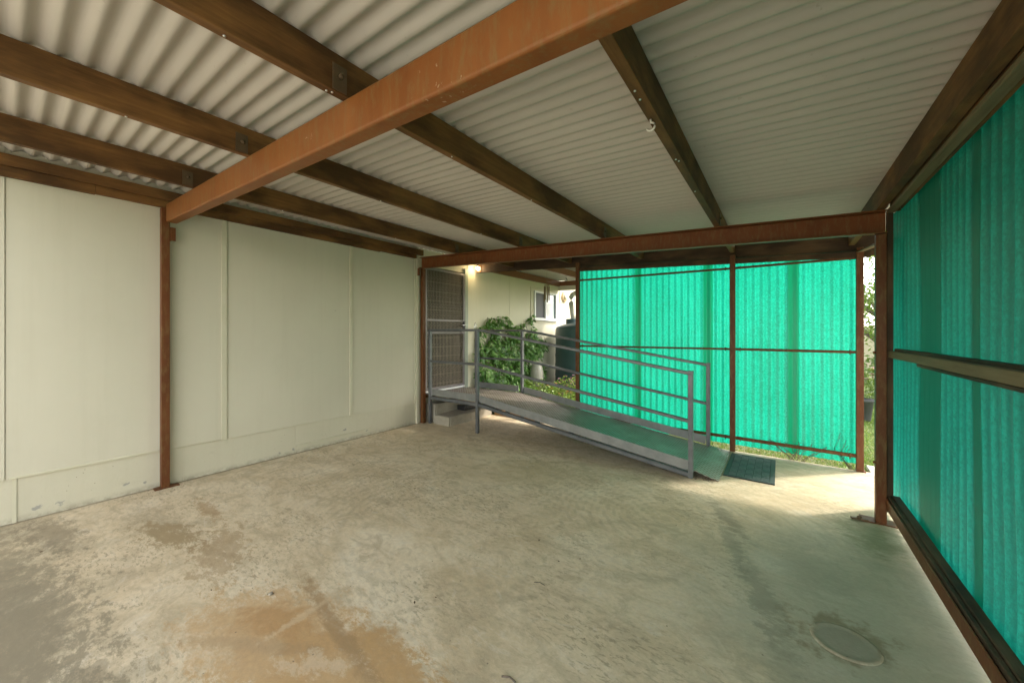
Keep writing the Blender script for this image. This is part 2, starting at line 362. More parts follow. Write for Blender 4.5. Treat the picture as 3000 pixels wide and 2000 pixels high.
# ------------------------------------------------------------------ mesh helpers
class MB:
    def __init__(s): s.v = []; s.f = []; s.sm = []
    def add(s, vs, fs, smooth=False):
        o = len(s.v); s.v += [tuple(v) for v in vs]; s.f += [tuple(i+o for i in f) for f in fs]; s.sm += [smooth]*len(fs); return s
    def box(s, x0, x1, y0, y1, z0, z1, sl=0.0, b=0.0):
        """axis box; sl = drop of z per metre of X"""
        if b > 0:
            bm = bmesh.new(); bmesh.ops.create_cube(bm, size=1)
            for v in bm.verts: v.co = Vector((x0+(v.co.x+.5)*(x1-x0), y0+(v.co.y+.5)*(y1-y0), z0+(v.co.z+.5)*(z1-z0)))
            bmesh.ops.bevel(bm, geom=bm.edges[:], offset=b, segments=2, affect='EDGES', profile=.5)
            bm.verts.index_update()
            s.add([(v.co.x, v.co.y, v.co.z-sl*v.co.x) for v in bm.verts], [[v.index for v in f.verts] for f in bm.faces]); bm.free(); return s
        vs = [(x, y, z-sl*x) for x in (x0, x1) for y in (y0, y1) for z in (z0, z1)]
        return s.add(vs, [(0, 1, 3, 2), (4, 6, 7, 5), (0, 4, 5, 1), (2, 3, 7, 6), (0, 2, 6, 4), (1, 5, 7, 3)])
    def bar(s, a, b, w, h, up=(0, 0, 1), bev=.003):
        """rectangular bar from a to b, w sideways, h along up"""
        a = Vector(a); b = Vector(b); d = (b-a).normalized(); u = Vector(up); sd_ = d.cross(u).normalized(); u = sd_.cross(d).normalized()
        c = min(w, h)*.18 if bev else 0
        prof = [(-w/2+c, -h/2), (w/2-c, -h/2), (w/2, -h/2+c), (w/2, h/2-c), (w/2-c, h/2), (-w/2+c, h/2), (-w/2, h/2-c), (-w/2, -h/2+c)] if c else [(-w/2, -h/2), (w/2, -h/2), (w/2, h/2), (-w/2, h/2)]
        n = len(prof); vs = [e + sd_*p + u*q for e in (a, b) for p, q in prof]
        return s.add(vs, [(i, (i+1) % n, n+(i+1) % n, n+i) for i in range(n)] + [tuple(range(n))[::-1], tuple(range(n, 2*n))])
    def tube(s, pts, r, n=10, caps=True):
        pts = [Vector(p) for p in pts]; rs = r if isinstance(r, (list, tuple)) else [r]*len(pts); vs = []; fs = []
        for i, p in enumerate(pts):
            d = (pts[min(i+1, len(pts)-1)]-pts[max(i-1, 0)]).normalized()
            u = d.cross(Vector((0, 0, 1))); u = u.normalized() if u.length > .05 else d.cross(Vector((1, 0, 0))).normalized(); v = d.cross(u)
            vs += [p + (u*math.cos(2*math.pi*k/n) + v*math.sin(2*math.pi*k/n))*rs[i] for k in range(n)]
        for i in range(len(pts)-1):
            fs += [(i*n+k, i*n+(k+1) % n, (i+1)*n+(k+1) % n, (i+1)*n+k) for k in range(n)]
        if caps: fs += [tuple(range(n))[::-1], tuple(range((len(pts)-1)*n, len(pts)*n))]
        return s.add(vs, fs, True)
    def lathe(s, c, prof, n=32):
        vs = [(c[0]+r*math.cos(2*math.pi*k/n), c[1]+r*math.sin(2*math.pi*k/n), c[2]+z) for r, z in prof for k in range(n)]
        fs = [(i*n+k, i*n+(k+1) % n, (i+1)*n+(k+1) % n, (i+1)*n+k) for i in range(len(prof)-1) for k in range(n)]
        fs += [tuple(range(n))[::-1], tuple(range((len(prof)-1)*n, len(prof)*n))]
        return s.add(vs, fs, True)
    def prism_x(s, prof, x0, x1, sl, nseg=1):
        """closed (y,z) profile swept along X, dropping sl per metre"""
        n = len(prof); vs = []
        for i in range(nseg+1):
            x = x0+(x1-x0)*i/nseg; vs += [(x, y, z-sl*x) for y, z in prof]
        fs = [(i*n+k, i*n+(k+1) % n, (i+1)*n+(k+1) % n, (i+1)*n+k) for i in range(nseg) for k in range(n)]
        fs += [tuple(range(n))[::-1], tuple(range(nseg*n, (nseg+1)*n))]
        return s.add(vs, fs)
    def leaf(s, p, size, d=None, nrm=None, asp=.5, bend=.25):
        d = d or Vector((random.uniform(-1, 1), random.uniform(-1, 1), random.uniform(-1, 1))).normalized()
        nrm = nrm or Vector((random.uniform(-1, 1), random.uniform(-1, 1), random.uniform(-.3, 1)))
        u = d.cross(nrm); u = u.normalized() if u.length > 1e-3 else Vector((1, 0, 0)); n = u.cross(d)
        p = Vector(p); w = size*asp/2
        vs = [p, p+d*size*.45+u*w-n*size*.06, p+d*size*.45-u*w-n*size*.06, p+d*size-n*size*bend, p+d*size*.5+n*size*.03]
        return s.add(vs, [(0, 1, 4), (0, 4, 2), (1, 3, 4), (4, 3, 2)], True)
    def build(s, name, mat, parent=None, origin=(0, 0, 0)):
        me = bpy.data.meshes.new(name); o = Vector(origin)
        me.from_pydata([(v[0]-o.x, v[1]-o.y, v[2]-o.z) for v in s.v], [], s.f); me.update()
        bm = bmesh.new(); bm.from_mesh(me); bmesh.ops.recalc_face_normals(bm, faces=bm.faces)
        bm.to_mesh(me); bm.free()
        for p_, sm in zip(me.polygons, s.sm): p_.use_smooth = sm
        me.materials.append(mat)
        ob = bpy.data.objects.new(name, me); S.collection.objects.link(ob)
        if parent: 
            ob.parent = parent; q = parent; off = Vector((0, 0, 0))
            ob.location = o - world_loc(parent)
        else: ob.location = o
        return ob
def each(mb, name, mat, parent=None, origin=None):
    """every loose piece of mb becomes an object of its own"""
    par = list(range(len(mb.v)))
    def find(a):
        while par[a] != a: par[a] = par[par[a]]; a = par[a]
        return a
    for f in mb.f:
        for a in f[1:]: par[find(a)] = find(f[0])
    grp = {}
    for f, sm in zip(mb.f, mb.sm): grp.setdefault(find(f[0]), []).append((f, sm))
    out = []
    for fs in grp.values():
        ids = sorted({i for f, _ in fs for i in f}); ix = {a: k for k, a in enumerate(ids)}; q = MB()
        q.v = [mb.v[i] for i in ids]; q.f = [tuple(ix[i] for i in f) for f, _ in fs]; q.sm = [sm for _, sm in fs]
        out.append(q.build(name, mat, parent, origin or q.v[0]))
    return out
def world_loc(o):
    v = Vector(o.location)
    while o.parent: o = o.parent; v += Vector(o.location)
    return v
def tag(o, label, cat, group=None, kind=None):
    if label: o['label'] = label
    if cat: o['category'] = cat
    if group: o['group'] = group
    if kind: o['kind'] = kind
    return o
def empty(name, loc, label, cat, group=None):
    o = bpy.data.objects.new(name, None); S.collection.objects.link(o); o.location = loc; o.empty_display_size = .1
    return tag(o, label, cat, group)

SL = .0527
ZP = 2.72      # purlin underside at X = 0
PD = .17       # purlin depth
# ------------------------------------------------------------------ SETTING: ground
mb = MB(); mb.add([(-60, -60, -.06), (70, -60, -.06), (70, 90, -.06), (-60, 90, -.06)], [(0, 1, 2, 3)])
tag(mb.build('ground', M['ground']), None, None, None, 'structure')
mb = MB(); mb.box(-.02, 5.63, -1.2, 5.27, -.2, 0); mb.box(2.1, 5.63, 5.27, 5.42, -.2, 0)
tag(mb.build('concrete_floor', M['floor']), None, None, None, 'structure')
mb = MB(); mb.box(5.63, 8.6, -1.2, 5.72, -.2, -.004)
tag(mb.build('concrete_path', M['path']), None, None, None, 'structure')
mb = MB(); mb.box(-.02, 12, -14, -1.2, -.2, -.01)
tag(mb.build('concrete_pavement', M['path']), None, None, None, 'structure')
# garden soil, uneven
mb = MB(); nx, ny = 22, 60; vs = []
for j in range(ny+1):
    for i in range(nx+1):
        x = .0+2.15*i/nx; y = 5.34+4.6*j/ny
        vs.append((x, y, .03+.035*noise.noise(Vector((x*4, y*4, 0)))+.06*min(1, (y-5.34)*1.2)))
mb.add(vs, [(j*(nx+1)+i, j*(nx+1)+i+1, (j+1)*(nx+1)+i+1, (j+1)*(nx+1)+i) for j in range(ny) for i in range(nx)], True)
tag(mb.build('garden_ground', M['soil']), None, None, None, 'structure')

# ------------------------------------------------------------------ HOUSE
house = empty('house', (0, 4, 0), 'cream fibre cement house wall with brown roof behind the carport', 'house')
def hp(mb, name, mat, parent=None, origin=None): return mb.build(name, mat, parent or house, origin or (0, 4, 0))
mb = MB()      # core wall with door and window openings
mb.box(-.14, -.012, -9, 4.17, 0, 3.0)
mb.box(-.14, -.012, 4.17, 5.225, 2.62, 3.0); mb.box(-.14, -.012, 4.17, 5.225, 0, .44)
mb.box(-.14, -.012, 5.225, 7.57, 0, 3.0); mb.box(-.14, -.012, 8.675, 15, 0, 3.0)
mb.box(-.14, -.012, 7.57, 8.675, 0, 1.81); mb.box(-.14, -.012, 7.57, 8.675, 2.53, 3.0)
mb.box(-7, -.14, -9, -8.9, 0, 3.0); mb.box(-7, -.14, 14.9, 15, 0, 3.0); mb.box(-7.1, -7, -9, 15, 0, 3)
hp(mb, 'wall', M['wall'])
mb = MB(); mb.box(-.5, -.45, 4.0, 5.4, .3, 2.9); mb.box(-.9, -.85, 7.4, 8.9, 1.6, 2.8); each(mb, 'dark_room_panel', M['interior_dark'], house)  # dark panels standing in for the unlit rooms behind door and window
# cladding sheets
cl = [(-9, .012, .350, .004), (.015, 1.40, .350, -.003), (1.402, 2.85, .342, -.003), (2.852, 4.0, .338, -.003), ]
for y0, y1, z0, xo in cl:
    mb = MB(); mb.box(-.012, xo+.004, y0, y1, z0, 2.99, b=.0015); hp(mb, 'cladding_sheet', M['wall'], None, (0, y0, 0))
mb = MB(); mb.box(-.012, 0, 5.227, 6.585, .3, 2.99, b=.0012); hp(mb, 'cladding_sheet', M['wall_lit'])
mb = MB(); mb.box(-.012, 0, 6.589, 7.43, .3, 2.99); mb.box(-.012, 0, 7.43, 8.72, .3, 1.73); mb.box(-.012, 0, 7.43, 8.72, 2.61, 2.99); hp(mb, 'cladding_sheet', M['wall_lit'])
mb = MB(); mb.box(-.012, 0, 8.724, 15, .3, 2.99); hp(mb, 'cladding_sheet', M['wall_lit'])
for a, b_ in ((-9, .045), (.068, 1.066), (1.072, 2.126), (2.132, 3.185), (3.191, 4.0), (5.23, 15)):
    mb = MB(); mb.box(-.012, -.008, a, b_, -.05, .3497 if b_ < 5 else .2997); hp(mb, 'skirting_panel', M['skirt'], None, (0, a, 0))
mb = MB(); mb.box(-.008, -.001, .046, .067, 0, .348); hp(mb, 'skirting_strip', M['strip'])
mb = MB(); mb.box(-.009, .008, .03, .885, .343, .362, b=.003); hp(mb, 'ledge_bead', M['strip'])
mb = MB(); mb.box(-.009, .001, 1.0, 3.98, .334, .3415, b=.002); hp(mb, 'ledge_bead', M['strip'])
mb = MB(); mb.box(-.009, .004, 2.135, 3.17, .085, .098, b=.003); hp(mb, 'ledge_bead', M['strip'])
for y0, y1 in ((1.376, 1.424), (2.829, 2.873)):
    mb = MB(); mb.box(.001, .014, y0, y1, .345, 2.70, b=.003); hp(mb, 'cover_strip', M['strip'])
mb = MB(); mb.box(-.012, .03, 3.985, 4.045, 0, 2.70, b=.008); mb.box(-.012, .016, 3.955, 3.985, .34, 2.70, b=.004); hp(mb, 'corner_moulding', M['strip'])
# window trim strips
mb = MB(); mb.box(0, .012, 7.43, 7.50, 1.73, 2.61, b=.003); mb.box(0, .012, 7.50, 8.72, 2.56, 2.61, b=.003); mb.box(0, .012, 7.50, 8.72, 1.73, 1.775, b=.003)
hp(mb, 'window_trim', M['strip'])
mb = MB(); mb.box(-.02, .0, 7.50, 7.575, 1.775, 2.56); mb.box(-.02, 0, 7.575, 8.72, 2.515, 2.56); mb.box(-.02, 0, 7.575, 8.72, 1.775, 1.815); hp(mb, 'cladding_sheet', M['wall_lit'])
win = MB(); 
for a in ((7.575, 7.625, 1.815, 2.515), (8.625, 8.672, 1.815, 2.515), (8.085, 8.145, 1.86, 2.475)): win.box(-.03, .035, a[0], a[1], a[2], a[3], b=.004)
win.box(-.03, .035, 7.626, 8.624, 1.815, 1.86, b=.004); win.box(-.03, .035, 7.626, 8.624, 2.475, 2.515, b=.004); win.box(-.02, .06, 7.56, 8.69, 1.795, 1.814, b=.003)
W = hp(win, 'window', M['white'])
mb = MB(); mb.box(-.006, -.002, 7.626, 8.084, 1.861, 2.474); hp(mb, 'fly_screen', M['screen'], W)
mb = MB(); mb.box(-.012, -.006, 8.146, 8.624, 1.861, 2.474); hp(mb, 'pane', M['glass'], W)
# door
dm = MB()
for a in ((4.172, 4.212), (5.09, 5.13)): dm.box(-.01, .022, a[0], a[1], .475, 2.60, b=.004)
dm.box(-.01, .022, 4.212, 5.09, 1.69, 1.725, b=.003); dm.box(-.01, .022, 4.212, 5.09, 1.47, 1.505, b=.003); dm.box(-.01, .022, 4.212, 5.09, 2.56, 2.60, b=.003); dm.box(-.01, .022, 4.212, 5.09, .51, .545, b=.003)
D = hp(dm, 'door', M['door_frame'])
mb = MB()
ncol = 26
for i in range(ncol):
    for z0, z1 in ((.545, 1.47), (1.505, 1.69), (1.725, 2.56)):
        n = max(4, int((z1-z0)/.02)); yb = 4.222+(5.08-4.222)*i/(ncol-1)
        pts = []
        for k in range(n+1):
            z = z0+(z1-z0)*k/n; q = (z % .16)/.16
            off = .011*math.sin(2*math.pi*z/.045)*(1 if q < .42 else .12)
            pts.append((yb+off, z))
        vs = []; fs = []
        for (y, z) in pts: vs += [(.006, y-.0045, z), (.006, y+.0045, z), (.0, y+.0045, z), (.0, y-.0045, z)]
        for k in range(n):
            for e in range(4): fs.append((k*4+e, k*4+(e+1) % 4, (k+1)*4+(e+1) % 4, (k+1)*4+e))
        mb.add(vs, fs)
for z in [.60+.16*k for k in range(13)]:
    if z < 2.5 and not 1.45 < z < 1.74: mb.box(.001, .005, 4.215, 5.087, z, z+.006)
hp(mb, 'grille', M['grille'], D)
mb = MB(); mb.box(-.05, -.03, 4.2, 5.1, .46, 2.6); hp(mb, 'dark_doorway_panel', M['interior_dark'], D)  # dark panel in place of the shaded space behind the screen door
mb = MB(); mb.box(.0221, .03, 4.175, 5.128, .472, .505, b=.002); hp(mb, 'kick_strip', M['white'], D)
mb = MB(); mb.box(.0, .04, 5.095, 5.125, 1.56, 1.70, b=.004); hp(mb, 'lock_case', M['black'], D)
mb = MB(); mb.tube([(.04, 5.11, 1.63), (.06, 5.11, 1.63), (.065, 5.1, 1.63), (.065, 4.985, 1.63)], .010, 8); hp(mb, 'handle', M['chrome'], D)
mb = MB(); mb.box(-.03, .03, 5.132, 5.158, .44, 2.70, b=.003); mb.box(-.03, .018, 5.158, 5.225, .44, 2.70, b=.003); mb.box(-.03, .03, 4.12, 4.17, .35, 2.7, b=.003)
hp(mb, 'door_jamb', M['jamb'])
mb = MB(); mb.box(-.1, .045, 4.14, 5.225, .40, .438, b=.004); hp(mb, 'door_sill', M['timber'])
# main roof of the house
mb = MB(); zr = 3.05
mb.add([(.12, -9.4, zr), (.12, 15.4, zr), (-3.5, 15.4, 4.6), (-3.5, -9.4, 4.6), (-7.3, 15.4, zr), (-7.3, -9.4, zr), (.12, -9.4, zr-.05), (.12, 15.4, zr-.05), (-7.3, 15.4, zr-.05), (-7.3, -9.4, zr-.05)],
       [(0, 1, 2, 3), (3, 2, 4, 5), (6, 9, 8, 7), (0, 6, 7, 1), (5, 4, 8, 9), (1, 7, 8, 4, 2), (0, 3, 5, 9, 6)])
hp(mb, 'roof', M['roofmetal'])

# ------------------------------------------------------------------ CARPORT ROOF
def corr(x0, x1, y0, y1, pitch=.094, amp=.013, zoff=0):
    mb = MB(); n = int((y1-y0)/pitch*10); vs = []; xs = [x0+(x1-x0)*i/6 for i in range(7)]
    for j in range(n+1):
        y = y0+(y1-y0)*j/n; a = amp*math.cos(2*math.pi*y/pitch)
        for x in xs: vs.append((x, y, ZP+PD+amp+a-SL*x+zoff))
    m = len(xs)
    mb.add(vs, [(j*m+i, j*m+i+1, (j+1)*m+i+1, (j+1)*m+i) for j in range(n) for i in range(m-1)], True)
    return mb
rf = empty('carport_roof', (2.7, 1.5, 2.75), 'long cream corrugated metal roof sheeting over the whole carport', 'roof')
a = corr(-.008, 8.4, -.5, 5.62).build('roof_sheeting', M['roof'], rf, (2.7, 1.5, 2.75))
vr = empty('verandah_roof', (1, 7, 2.8), 'cream corrugated roof over the garden bed beside the house window', 'roof')
corr(-.008, 2.42, 5.64, 8.85).build('roof_sheeting', M['roof'], vr, (1, 7, 2.8))
mb = MB(); mb.box(.004, .055, 5.60, 8.79, 2.735-.0, 2.875, b=.003); mb.build('wall_plate', M['brown_paint'], vr)
mb = MB(); mb.box(1.30, 1.37, 5.62, 8.79, ZP, ZP+.125, SL, b=.003); mb.build('purlin', M['brown_paint'], vr)
mb = MB(); mb.box(.004, 2.44, 8.792, 8.835, 2.75, 2.875, SL*.6, b=.003); mb.build('end_fascia', M['brown_paint'], vr)
mb = MB(); mb.box(.004, 2.44, 8.794, 8.82, 2.625, 2.748, SL*.4, b=.003); mb.build('cream_board', M['strip'], vr)
mb = MB(); mb.box(2.40, 2.435, 5.66, 8.79, ZP+.0, ZP+.125, SL, b=.003); mb.build('eave_board', M['brown_paint'], vr)

# ------------------------------------------------------------------ STEEL BEAMS (C channels)
def channel(name, y0, y1, z0, z1, x0, x1, label, open_dir, mat):
    """web at y0, flanges reach to y1; profile outer then inner with rounded heel"""
    t = .007; s_ = 1 if y1 > y0 else -1; r = .013; pr = []
    pr.append((y1, z1)); 
    for k in range(5): a = math.pi/2*k/4; pr.append((y0+s_*(r-r*math.sin(a)), z1-r+r*math.cos(a)))
    for k in range(5): a = math.pi/2*k/4; pr.append((y0+s_*(r-r*math.cos(a)), z0+r-r*math.sin(a)))
    pr.append((y1, z0)); pr.append((y1, z0+t)); pr.append((y0+s_*t, z0+t+.004)); pr.append((y0+s_*t, z1-t-.004)); pr.append((y1, z1-t))
    mb = MB(); mb.prism_x([(a-(y0+y1)/2*0, b) for a, b in pr], x0, x1, SL, 6)
    o = mb.build(name, mat, None, (x0, y0, z0)); tag(o, label, 'beam', 'red oxide steel beams across the carport'); return o
channel('steel_beam', .92, .995, 2.547, 2.722, .095, 5.5, 'large orange brown steel channel beam crossing overhead nearest the viewer', 1, M['steel'])
channel('steel_beam', 4.066, 3.99, 2.545, 2.722, .06, 5.509, 'far red brown steel channel beam above the ramp, between wall and right post', 1, M['steel_far'])
# bolts at the end of far beam
# posts
def post(x0, x1, y0, y1, z1, label, plate=None, mat='post'):
    e = empty('steel_post', ((x0+x1)/2, (y0+y1)/2, 0), label, 'post', 'red oxide steel posts')
    mb = MB(); mb.box(x0, x1, y0, y1, .0 if not plate else .008, z1, b=.004); mb.build('shaft', M[mat], e, ((x0+x1)/2, (y0+y1)/2, 0))
    if plate: mb = MB(); mb.box(*plate, .001, .009, b=.002); mb.build('base_plate', M[mat], e, ((x0+x1)/2, (y0+y1)/2, 0))
    return e
pA = post(.022, .085, .888, .95, 2.68, 'reddish steel post against the cream wall at left', (.012, .10, .84, 1.02))
mb = MB(); mb.box(.086, .092, .955, .99, 2.37, 2.50, b=.001); mb.box(.03, .0855, .951, .957, 2.37, 2.50); each(mb, 'bracket', M['post'], pA)
pB = post(.03, .09, 4.06, 4.12, 2.545, 'reddish steel post at the end of the cream wall beside the screen door')
mb = MB(); mb.box(.035, .085, 3.99, 3.996, 2.42, 2.54, b=.001); each(mb, 'bracket', M['post'], pB)
pC = post(5.446, 5.508, 4.0, 4.062, 2.25, 'thick brown steel post in front of the right hand green sheet wall', (5.36, 5.60, 3.985, 4.10))
pD = post(5.505, 5.565, 5.385, 5.44, 2.40, 'brown steel post at the right end of the far green wall', (5.50, 5.58, 5.37, 5.45))
pE = post(4.328, 4.388, 5.37, 5.42, 2.46, 'brown steel post dividing the far green wall behind the ramp end')
pF = post(2.198, 2.26, 5.37, 5.42, 2.60, 'brown steel post at the left edge of the far green wall')
for (x, y, l) in ((8.25, 5.5, 'outer steel post beyond the right green wall at the far corner'), (8.25, 1.0, 'outer steel post beyond the right green wall, middle'), (8.25, -.3, 'outer steel post beyond the right green wall, near corner'), (5.475, -.36, 'steel post behind the viewpoint at the end of the right green wall')):
    post(x-.03, x+.03, y-.03, y+.03, ZP-SL*x-.0, l)
for x, y, z in ((5.43, 4.0, 1.33), (5.43, 4.0, .50)):
    pass
mb = MB()
for z in (1.33, .47): mb.tube([(5.446, 4.02, z), (5.432, 4.02, z)], .010, 6)
each(mb, 'bolt', M['post'], pC)

# ------------------------------------------------------------------ PURLINS
def purlin(x0, wd, y0, y1, label, mat='timber', cleat_ys=(.985, 4.07), screws=()):
    e = empty('roof_purlin', (x0, y0, ZP-SL*x0), label, 'purlin', 'dark timber purlins under the roof')
    o = (x0, y0, ZP-SL*x0)
    mb = MB()
    n = 1
    mb.box(x0, x0+wd, y0, y1, ZP+.001, ZP+PD, SL, b=.003); mb.build('timber_length', M[mat], e, o)
    for cy in cleat_ys:
        mb = MB(); zz = ZP-SL*(x0+wd)
        mb.box(x0+wd+.0005, x0+wd+.006, cy-.035, cy+.03, zz+.006, zz+.12, b=.001)
        mb.tube([(x0+wd+.006, cy, zz+.07), (x0+wd+.018, cy, zz+.07)], .011, 6); mb.build('cleat', M['cleat'], e, o)
    if screws:
        mb = MB()
        for y, dx in screws: mb.tube([(x0+dx, y, ZP-SL*(x0+dx)+.001), (x0+dx, y, ZP-SL*(x0+dx)-.003)], .005, 8)
        each(mb, 'screw', M['screw'], e)
    return e
WDT = .05
purlin(.905, WDT, -.45, 5.56, 'dark timber purlin closest to the house wall', cleat_ys=(.885, 3.965), screws=((1.6, .02), (2.9, .03)))
purlin(2.055, WDT, -.45, 5.56, 'second dark timber purlin from the house wall', cleat_ys=(.885, 3.965), screws=((.38, .02), (1.9, .02), (3.2, .03)))
purlin(3.20, WDT, -.45, 5.56, 'third dark timber purlin from the house wall, running over the middle of the floor', cleat_ys=(.885, 3.965), screws=((.47, .02), (.84, .02), (.86, .03), (1.6, .03), (2.5, .02)))
p4 = purlin(4.33, WDT, -.45, 5.56, 'fourth dark timber purlin with a small hook, right of the overhead beam', cleat_ys=(3.965,), screws=((1.55, .02), (1.62, .02), (2.3, .02), (2.33, .03), (2.9, .02)))
purlin(5.445, WDT, -.45, 5.56, 'dark timber purlin along the top of the right green wall', cleat_ys=(3.965,))
purlin(6.8, WDT, -.45, 5.56, 'timber purlin beyond the right green wall', cleat_ys=())
purlin(8.2, WDT, -.45, 5.56, 'outermost timber purlin beyond the right green wall', cleat_ys=())
# wall plates
mb = MB(); mb.box(.003, .044, -.45, .475, 2.683, 2.761, b=.003); mb.box(.003, .044, .476, 3.30, 2.689, 2.761, b=.003); mb.box(.003, .044, 3.302, 3.97, 2.70, 2.761, b=.003)
tag(mb.build('wall_plate', M['timber'], None, (0, -2.9, 2.7)), 'lower brown timber plate fixed along the top of the cream wall', 'plate', 'timber plates on the wall')
mb = MB(); mb.box(.003, .062, -.45, 4.10, 2.763, 2.852, b=.003)
tag(mb.build('wall_plate', M['timber'], None, (0, -2.9, 2.8)), 'upper brown timber plate directly under the roof edge at the wall', 'plate', 'timber plates on the wall')
# end beam over the far green wall
mb = MB(); mb.box(.06, 8.4, 5.425, 5.47, 2.66, 2.82, SL, b=.003)
tag(mb.build('end_beam', M['timber_x'], None, (0, 5.44, 2.7)), 'dark timber beam above the far green wall, under the roof end', 'beam')
mb = MB(); mb.box(2.2, 5.62, 5.395, 5.422, 2.585, 2.652, SL, b=.003)
tag(mb.build('top_batten', M['timber_x'], None, (2.2, 5.41, 2.6)), 'narrow brown batten below the end beam above the far green sheets', 'batten')
mb = MB(); mb.box(5.64, 8.3, 5.55, 5.60, 2.63, 2.80, SL, b=.003)
tag(mb.build('end_beam', M['timber_x'], None, (6, 5.57, 2.6)), 'brown fascia beam seen in the gap beyond the far right post', 'beam')
# brace at top right corner
mb = MB(); mb.bar((5.50, 4.10, 2.20), (5.53, 5.38, 2.35), .05, .012); mb.bar((5.525, 4.10, 2.215), (5.555, 5.38, 2.365), .006, .04)
tag(mb.build('angle_brace', M['brown_paint'], None, (5.5, 4.1, 2.2)), 'tan steel angle running between the two right hand posts near the roof', 'brace')

# ------------------------------------------------------------------ FAR GREEN WALL
def sheet_x(x0, x1, y, z0, z1f, label, pitch=.082, amp=.0075, dy=0):
    mb = MB(); n = int((x1-x0)/pitch*12); nz = 12; vs = []
    for i in range(n+1):
        x = x0+(x1-x0)*i/n; yy = y+dy+amp*math.cos(2*math.pi*x/pitch)
        for k in range(nz+1):
            t = k/nz; z = z0(x)+(z1f(x)-z0(x))*t; vs.append((x, yy+.004*noise.noise(Vector((x*2, z*1, 1))), z))
    m = nz+1
    mb.add(vs, [(i*m+k, i*m+k+1, (i+1)*m+k+1, (i+1)*m+k) for i in range(n) for k in range(nz)], True)
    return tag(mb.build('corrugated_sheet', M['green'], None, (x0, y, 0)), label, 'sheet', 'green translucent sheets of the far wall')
zb = lambda x: .072-.006*(x-4)
zt = lambda x: ZP-.06-SL*x
FW = 5.455
for i, (a, b_, l) in enumerate(((2.235, 3.211, 'bright green corrugated sheet at the left end of the far wall, behind the ramp rails'), (3.114, 4.13, 'second bright green corrugated sheet of the far wall, behind the lower ramp end'),
                            (4.015, 5.019, 'bright green corrugated sheet crossed by the dividing post of the far wall'), (4.912, 5.52, 'narrow bright green corrugated sheet at the right end of the far wall'))):
    sheet_x(a, b_, FW, zb, zt, l, dy=.003*(i % 2))
RG = 'thin brown rails of the far green wall'
def railx(x0, x1, z0, z1, hgt, label):
    e = empty('wall_rail', (x0, 5.41, z0), label, 'rail', RG)
    mb = MB(); mb.bar((x0, 5.425, z0), (x1, 5.425, z1), .03, hgt); mb.build('rail_bar', M['post'], e, (x0, 5.41, z0))
    mb = MB()
    for x in (x0+.05, x1-.05):
        zz = z0+(z1-z0)*(x-x0)/(x1-x0)
        mb.tube([(x, 5.40, zz-hgt/2-.012), (x, 5.40, zz+hgt/2+.010)], .006, 6)
    each(mb, 'bolt', M['post'], e); return e
railx(2.26, 4.328, 2.325, 2.30, .026, 'thin sloping brown rail near the top of the far green wall, left bay')
railx(4.388, 5.505, 2.30, 2.295, .026, 'thin brown rail near the top of the far green wall, right bay')
railx(2.26, 4.328, 1.278, 1.28, .026, 'middle height brown rail on the left bay of the far green wall')
railx(4.388, 5.505, 1.28, 1.276, .030, 'middle height brown rail on the right bay of the far green wall')
railx(2.26, 4.328, .18, .165, .036, 'lowest brown rail of the far green wall, partly behind the ramp')
railx(4.388, 5.505, .165, .155, .038, 'lowest brown rail of the far green wall, beside the right post above the grass')

# ------------------------------------------------------------------ RIGHT GREEN WALL
def sheet_y(y0, y1, x, z0, z1f, label, pitch=.0945, amp=.015, dx=0):
    mb = MB(); n = int((y1-y0)/pitch*12); nz = 14; vs = []
    for i in range(n+1):
        y = y0+(y1-y0)*i/n; u = (y/pitch) % 1
        xx = x+dx+amp*math.cos(2*math.pi*u)+amp*.35*math.cos(4*math.pi*u+1)
        for k in range(nz+1):
            t = k/nz; z = z0+(z1f(y)-z0)*t; vs.append((xx+.012*noise.noise(Vector((y*1.3, z*1.2, 5))), y, z))
    m = nz+1
    mb.add(vs, [(i*m+k, i*m+k+1, (i+1)*m+k+1, (i+1)*m+k) for i in range(n) for k in range(nz)], True)
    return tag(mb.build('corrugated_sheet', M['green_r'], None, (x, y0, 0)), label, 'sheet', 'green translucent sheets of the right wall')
RW = 5.60
ys = [(3.21, 4.40, 'dark green corrugated sheet next to the thick right post'), (2.61, 3.57, 'second green corrugated sheet from the thick right post'), (1.78, 2.70, 'third green corrugated sheet from the thick right post'),
      (.85, 1.87, 'fourth green corrugated sheet from the thick right post'), (-.42, .94, 'fifth green corrugated sheet from the thick right post')]
for i, (a, b_, l) in enumerate(ys):
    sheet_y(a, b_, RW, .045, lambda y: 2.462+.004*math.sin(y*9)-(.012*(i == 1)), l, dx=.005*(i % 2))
GR = 'rails of the right green wall'
def raily(pieces, label, z):
    e = empty('wall_rail', (5.52, 4.0, z), label, 'rail', GR)
    for nm, mt, x0, x1, z0, z1, y0, y1 in pieces:
        mb = MB(); n = 14; vs = []; 
        for j in range(n+1):
            y = y0+(y1-y0)*j/n; wx = .004*noise.noise(Vector((y*1.5, z0*7, x0*5))); wz = .004*noise.noise(Vector((y*1.1, x0*9, 3)))
            c = .003
            for (px, pz) in ((x0+c, z0), (x1-c, z0), (x1, z0+c), (x1, z1-c), (x1-c, z1), (x0+c, z1), (x0, z1-c), (x0, z0+c)): vs.append((px+wx, y, pz+wz))
        fs = [(j*8+k, j*8+(k+1) % 8, (j+1)*8+(k+1) % 8, (j+1)*8+k) for j in range(n) for k in range(8)]+[tuple(range(8))[::-1], tuple(range(n*8, n*8+8))]
        mb.add(vs, fs); mb.build(nm, M[mt], e, (5.52, 4.0, z))
    return e
